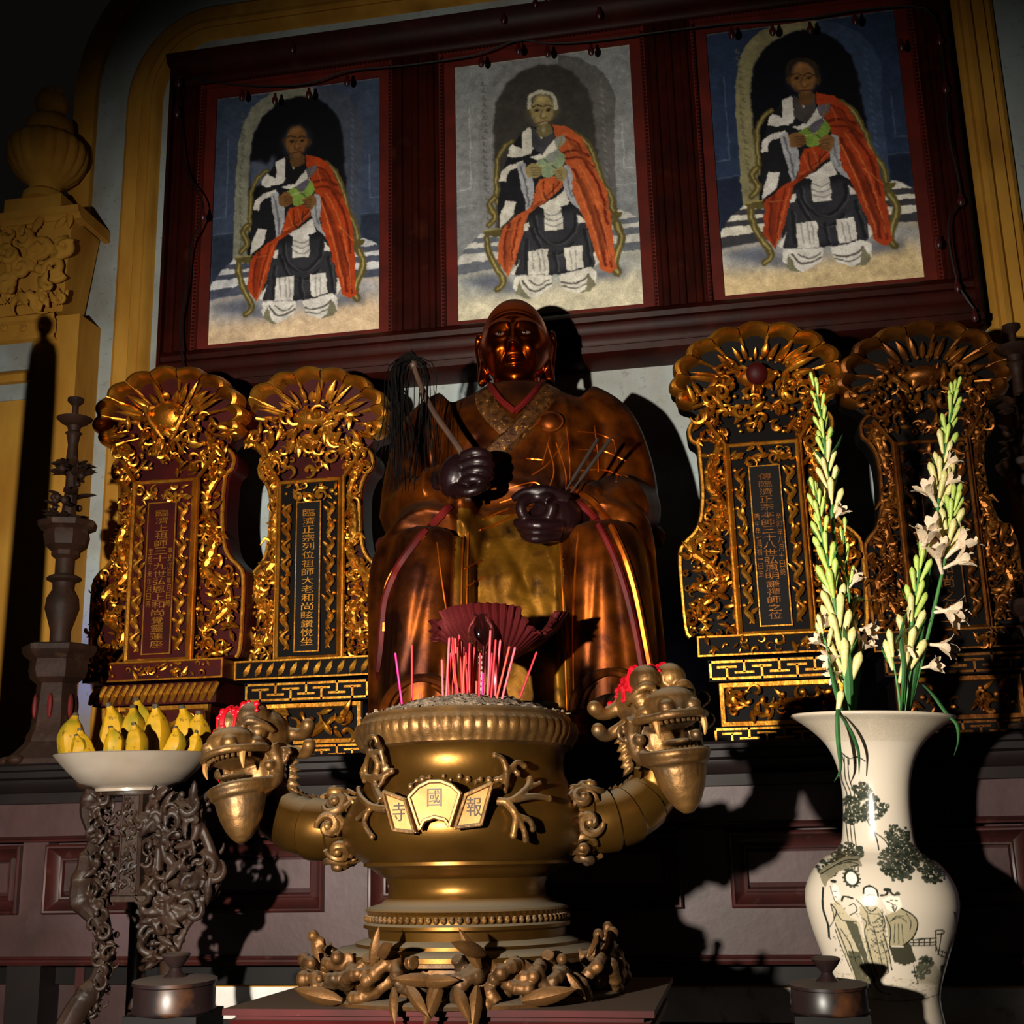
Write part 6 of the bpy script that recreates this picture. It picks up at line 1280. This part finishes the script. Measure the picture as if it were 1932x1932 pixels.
tuberose('short right tuberose spike in front of the blade leaves', [(1702, 1350), (1712, 1250), (1724, 1150), (1740, 1050)], (1270, 1052, 18, 66, 40, 'm'), ((1060, .2, 1, 66, 2), (1215, -.2, -.4, 36, 0)), (([(1700, 1346, -.03), (1706, 1260, -.03), (1700, 1200, -.03), (1712, 1150, -.03)], 9), ([(1722, 1180, -.03), (1700, 1196, -.04), (1690, 1214, -.04)], 6)), dy=-.05)
tuberose('small bud sprig between the two clumps, leaning left', [(1700, 1350), (1694, 1300), (1684, 1240)], (1290, 1240, 3, 66, 50, 'c'), (), (), dy=-.07, r0=.0026)
def blade(lab, pts, w_):
    W = [P(*p[:2], YV+p[2]) for p in pts]; T = thing('grass_blade', lab, 'leaf', W[0]); q = smoothpath([np.array(p-W[0]) for p in W], 24); ww = w_*kv*np.sin(np.linspace(.5, PI-.05, 24))
    obj('blade', MB().grid(np.array([[c+np.array((-a/2, .002, 0)), c-np.array((0, .002, 0)), c+np.array((a/2, .002, 0))] for c, a in zip(q, ww)])), m_leafg, T)
    return T
blade('green blade drooping straight down over the vase rim', [(1584, 1325, -.10), (1580, 1352, -.155), (1582, 1400, -.15), (1586, 1450, -.13), (1574, 1475, -.12)], 9)
blade('thin dark blade arching down the vase neck', [(1586, 1350, -.155), (1606, 1380, -.14), (1620, 1420, -.12), (1621, 1462, -.10)], 7)
blade('green blade bent over the right side of the vase rim', [(1742, 1292, -.03), (1760, 1310, -.05), (1786, 1346, -.06), (1806, 1368, -.07), (1808, 1400, -.07), (1800, 1425, -.07)], 8)
bt = thing('fallen_bud', 'pale closed bud lying on the front of the vase rim', 'flower', P(1580, 1345, YV-.13)); o = obj('bud', BM[1], None, bt); o.rotation_euler = (0, .25, 0); o.scale = (.055, .055, .042)
# ================================================================== candlesticks
m_cand = mat('dark_carved_candlestick', (44, 26, 18), (28, 16, 11), 12, .6, spec=.15, bump=.3, bscale=70, c3=(60, 42, 30), s3=20, t3=(.58, .78), dust=((50, 38, 30), .5, 1.0))
YK = 2.86
def candlestick(cx_, top, bot, Y, lab):
    k = (P(cx_, top, Y).z-zT)/680.; T = thing('candlestick', lab, 'candlestick', (P(cx_, bot, Y).x, Y, zT+.001), group='pair of carved candlesticks on the altar')
    h = lambda py: (1437-py)*k; q = lambda L_: [(r*k, h(y)) for r, y in L_]
    obj('foot', MB().lathe(q([(86, 1437), (84, 1428), (66, 1414), (50, 1398), (48, 1386), (42, 1376), (38, 1340), (35, 1296)]), 6, a0=.26), m_cand, T, ang=30)
    for i in range(6):
        a = i*PI/3+.26+PI/6; b = MB().ell((39*k*.9*math.cos(a), 39*k*.9*math.sin(a), h(1336)), (5*k, 5*k, 22*k), rotm(0, 0, a), 8, 8); obj('inlay', b, m_redl, T)
        b = MB().ell((78*k*math.cos(a-PI/6), 78*k*math.sin(a-PI/6), h(1430)), (14*k, 14*k, 9*k)); obj('toe', b, m_cand, T)
    obj('lower_tray', MB().lathe(q([(35, 1296), (48, 1286), (52, 1272), (50, 1254), (60, 1246), (66, 1238), (66, 1229), (58, 1226), (24, 1226)]), 6, a0=.26), m_cand, T, ang=30)
    obj('column', MB().lathe(q([(18, 1226), (18, 1200), (24, 1180), (30, 1160), (28, 1140), (19, 1124), (20, 1112), (31, 1107), (30, 1102), (17, 1096), (17, 1066)]), 12), m_cand, T)
    obj('upper_tray', MB().lathe(q([(18, 1068), (26, 1062), (26, 1054), (38, 1044), (42, 1026), (40, 1016), (52, 1010), (54, 1000), (46, 996), (10, 992)]), 8), m_cand, T, ang=30)
    r = random.Random(int(cx_)); b = MB().tube([(0, 0, h(995)), (3*k, 0, h(940)), (0, 0, h(880))], [14*k, 12*k, 9*k], 8)
    for i in range(60):
        a = r.uniform(0, 2*PI); y = r.choice((990, 970, 950, 910, 900, 895, 890)); R = 14 if y > 930 else 12; d = (math.cos(a), math.sin(a), r.uniform(-.3, .6)); b.leaf((R*k*math.cos(a), R*k*math.sin(a), h(y)), d, (-.3*math.cos(a), -.3*math.sin(a), 1), r.uniform(22, 40)*k, r.uniform(14, 24)*k, .3)
    for i in range(12):
        a = r.uniform(0, 2*PI); b.ell((26*k*math.cos(a), 26*k*math.sin(a), h(r.uniform(895, 985))), r.uniform(5, 9)*k, nu=8, nv=6)
    obj('carved_flowers', b, m_cand, T)
    obj('spindle', MB().lathe(q([(11, 880), (9, 850), (12, 830), (16, 826), (10, 822), (13, 812)]), 12), m_cand, T)
    obj('drip_pan', MB().lathe(q([(12, 812), (24, 806), (31, 800), (33, 797), (28, 799), (6, 801)]), 16), m_cand, T)
    obj('socket', MB().lathe(q([(6, 800), (6, 772), (10, 768), (15, 763), (15, 757), (9, 757), (9, 764)]), 14), m_cand, T)
    return T
candlestick(98, 757, 1437, YK, 'dark carved candlestick with wooden blossoms at the left end of the altar')
candlestick(2012, 606, 1400, YK, 'dark carved candlestick at the right edge, partly outside the picture')
# a ball-topped wooden post standing just beyond the left edge; only its shadow is in the picture
YQ = 2.4
hgt = P(-126, 570, YQ).z
PB = thing('wooden_post', 'dark turned wooden post with ball finial beyond the left edge', 'post', (P(-168, 1300, YQ).x, YQ, 0))
obj('shaft', MB().lathe([(.09, 0), (.085, .08), (.05, .14), (.048, hgt*.62), (.040, hgt-.2), (.036, hgt-.10), (.030, hgt-.075), (.012, hgt-.06)], 20), m_cand, PB)
obj('finial', MB().lathe([(.012, hgt-.06), (.012, hgt-.05), (.020, hgt-.035), (.023, hgt-.018), (.014, hgt)], 18), m_cand, PB)
# ================================================================== pilaster with capital and urn
YR = 3.42
PI_ = thing('pilaster', 'ochre plaster pilaster with carved leafy capital and urn at the left edge', 'pilaster', (P(60, 1000, YR).x, YR, 0))
ox = P(60, 1000, YR).x
Lp = lambda px, py, Y=YR: np.array((P(px, py, Y).x-ox, Y-YR, P(px, py, Y).z))
xa, xb = Lp(-150, 600)[0], Lp(150, 600)[0]
zs = lambda py: Lp(70, py)[2]
m_gray = m_wall
obj('shaft', MB().box(xa, xb, 0, .14, .2, zs(752)), m_ochre, PI_, False)
obj('panel_band', MB().box(xa, Lp(58, 740)[0], -.006, .13, zs(752), zs(722)), m_gray, PI_, False)
obj('panel_band', MB().box(xa, Lp(62, 670)[0], -.006, .13, zs(696), zs(646)), m_gray, PI_, False)
obj('shaft', MB().box(xa, xb, .0, .14, zs(752), zs(600)), m_ochre, PI_, False)
obj('astragal', MB().grid(np.array([[(xa, y, z), (Lp(64, 710)[0], y, z)] for z, y in [(zs(722), .0), (zs(720), -.02), (zs(708), -.028), (zs(700), -.018), (zs(696), 0)]])), m_ochre, PI_)
obj('necking', MB().grid(np.array([[(xa, y, z), (Lp(110, 610)[0], y, z)] for z, y in [(zs(646), .0), (zs(642), -.02), (zs(636), -.02), (zs(634), -.012), (zs(612), -.012), (zs(608), -.026), (zs(600), -.03), (zs(594), -.012)]])), m_ochre, PI_)
b = MB()
for i in range(5):
    c = Lp(-60+i*36, 622); b.ell((c[0], -.014, c[2]), (.014, .008, .013)); b.ell((c[0], -.024, c[2]), .005)
obj('rosette_row', b, m_ochre, PI_, stuff=True)
zc0, zc1 = zs(594), zs(432)
xq = Lp(166, 500)[0]
obj('capital_bell', MB().taper((xa, Lp(120, 590)[0], -.01, .12), zc0, (xa, Lp(150, 450)[0], -.05, .13), zc1), m_ochre, PI_, False)
pc = [(xa, zc0+.004), (Lp(150, 590)[0], zc0+.004), (xq, zs(470)), (xq, zc1-.01), (xa, zc1-.01)]
b = carve(MB(), pc, -.03, 80, .036, 52, .05)
for i in range(6):
    c = Lp(-60+i*36, 585); 
    for dx in (-1, 0, 1): b.leaf((c[0]+dx*.006, -.03, c[2]), (dx*.5, -.12, 1), (0, -1, .2), .075, .03, .35)
for cx_, cy_, rr in ((20, 470, 22), (60, 520, 20), (95, 480, 22), (120, 520, 24), (140, 480, 20), (30, 545, 18)):
    c = Lp(cx_, cy_); b.tube(spiral((c[0], c[2]), rr*mpp(60, 500, YR), 1.5, cx_*.1, 26, 1 if cx_ % 40 else -1, -.05, .02), [.013, .016, .009], 8)
obj('capital_leaves', remesh(b, 'capital_leaves', m_ochre, .0045, 1, .5), None, PI_)
obj('abacus', MB().grid(np.array([[(xa, y, z), (Lp(168, 440)[0]-(.02 if y > -.05 else 0), y, z), (Lp(168, 440)[0]-(.02 if y > -.05 else 0), .14, z)] for z, y in [(zc1-.01, .0), (zc1-.008, -.055), (zc1+.004, -.062), (zc1+.01, -.075), (zc1+.03, -.08), (zc1+.034, -.06), (zc1+.034, .14)]])), m_ochre, PI_)
# urn
ku = mpp(78, 300, YR); u0 = Lp(78, 414)
uz = lambda py: Lp(78, py)[2]
ub = obj('urn_block', MB().box(u0[0]-60*ku, u0[0]+54*ku, -.05, .06, zc1+.03, uz(384)), m_ochre, PI_, False)
def gadu(th, i, R, Z):
    if 5 <= i <= 10: R = R*(1+.08*np.abs(np.sin(th*9+i*.12)))
    return R, Z
obj('urn', MB().lathe([(r*ku, uz(y)) for r, y in ((40, 386), (38, 372), (26, 364), (30, 352), (40, 346), (52, 334), (64, 314), (68, 296), (66, 282), (62, 276), (56, 270), (44, 262), (44, 252), (42, 238), (30, 226), (18, 222), (18, 214), (28, 208), (31, 198), (26, 188), (14, 184), (8, 178))], 72, c=(u0[0]+3*ku, 0, 0), mod=gadu), m_ochre, PI_)
b = MB(); r = random.Random(2)
for i in range(14):
    a = i*2.4; b.leaf((u0[0]+3*ku+14*ku*math.cos(a), 14*ku*math.sin(a), uz(188)), (.4*math.cos(a), .4*math.sin(a), 1), (0, -1, 0), 18*ku, 10*ku, .4)
obj('urn_flame', b, m_ochre, PI_)
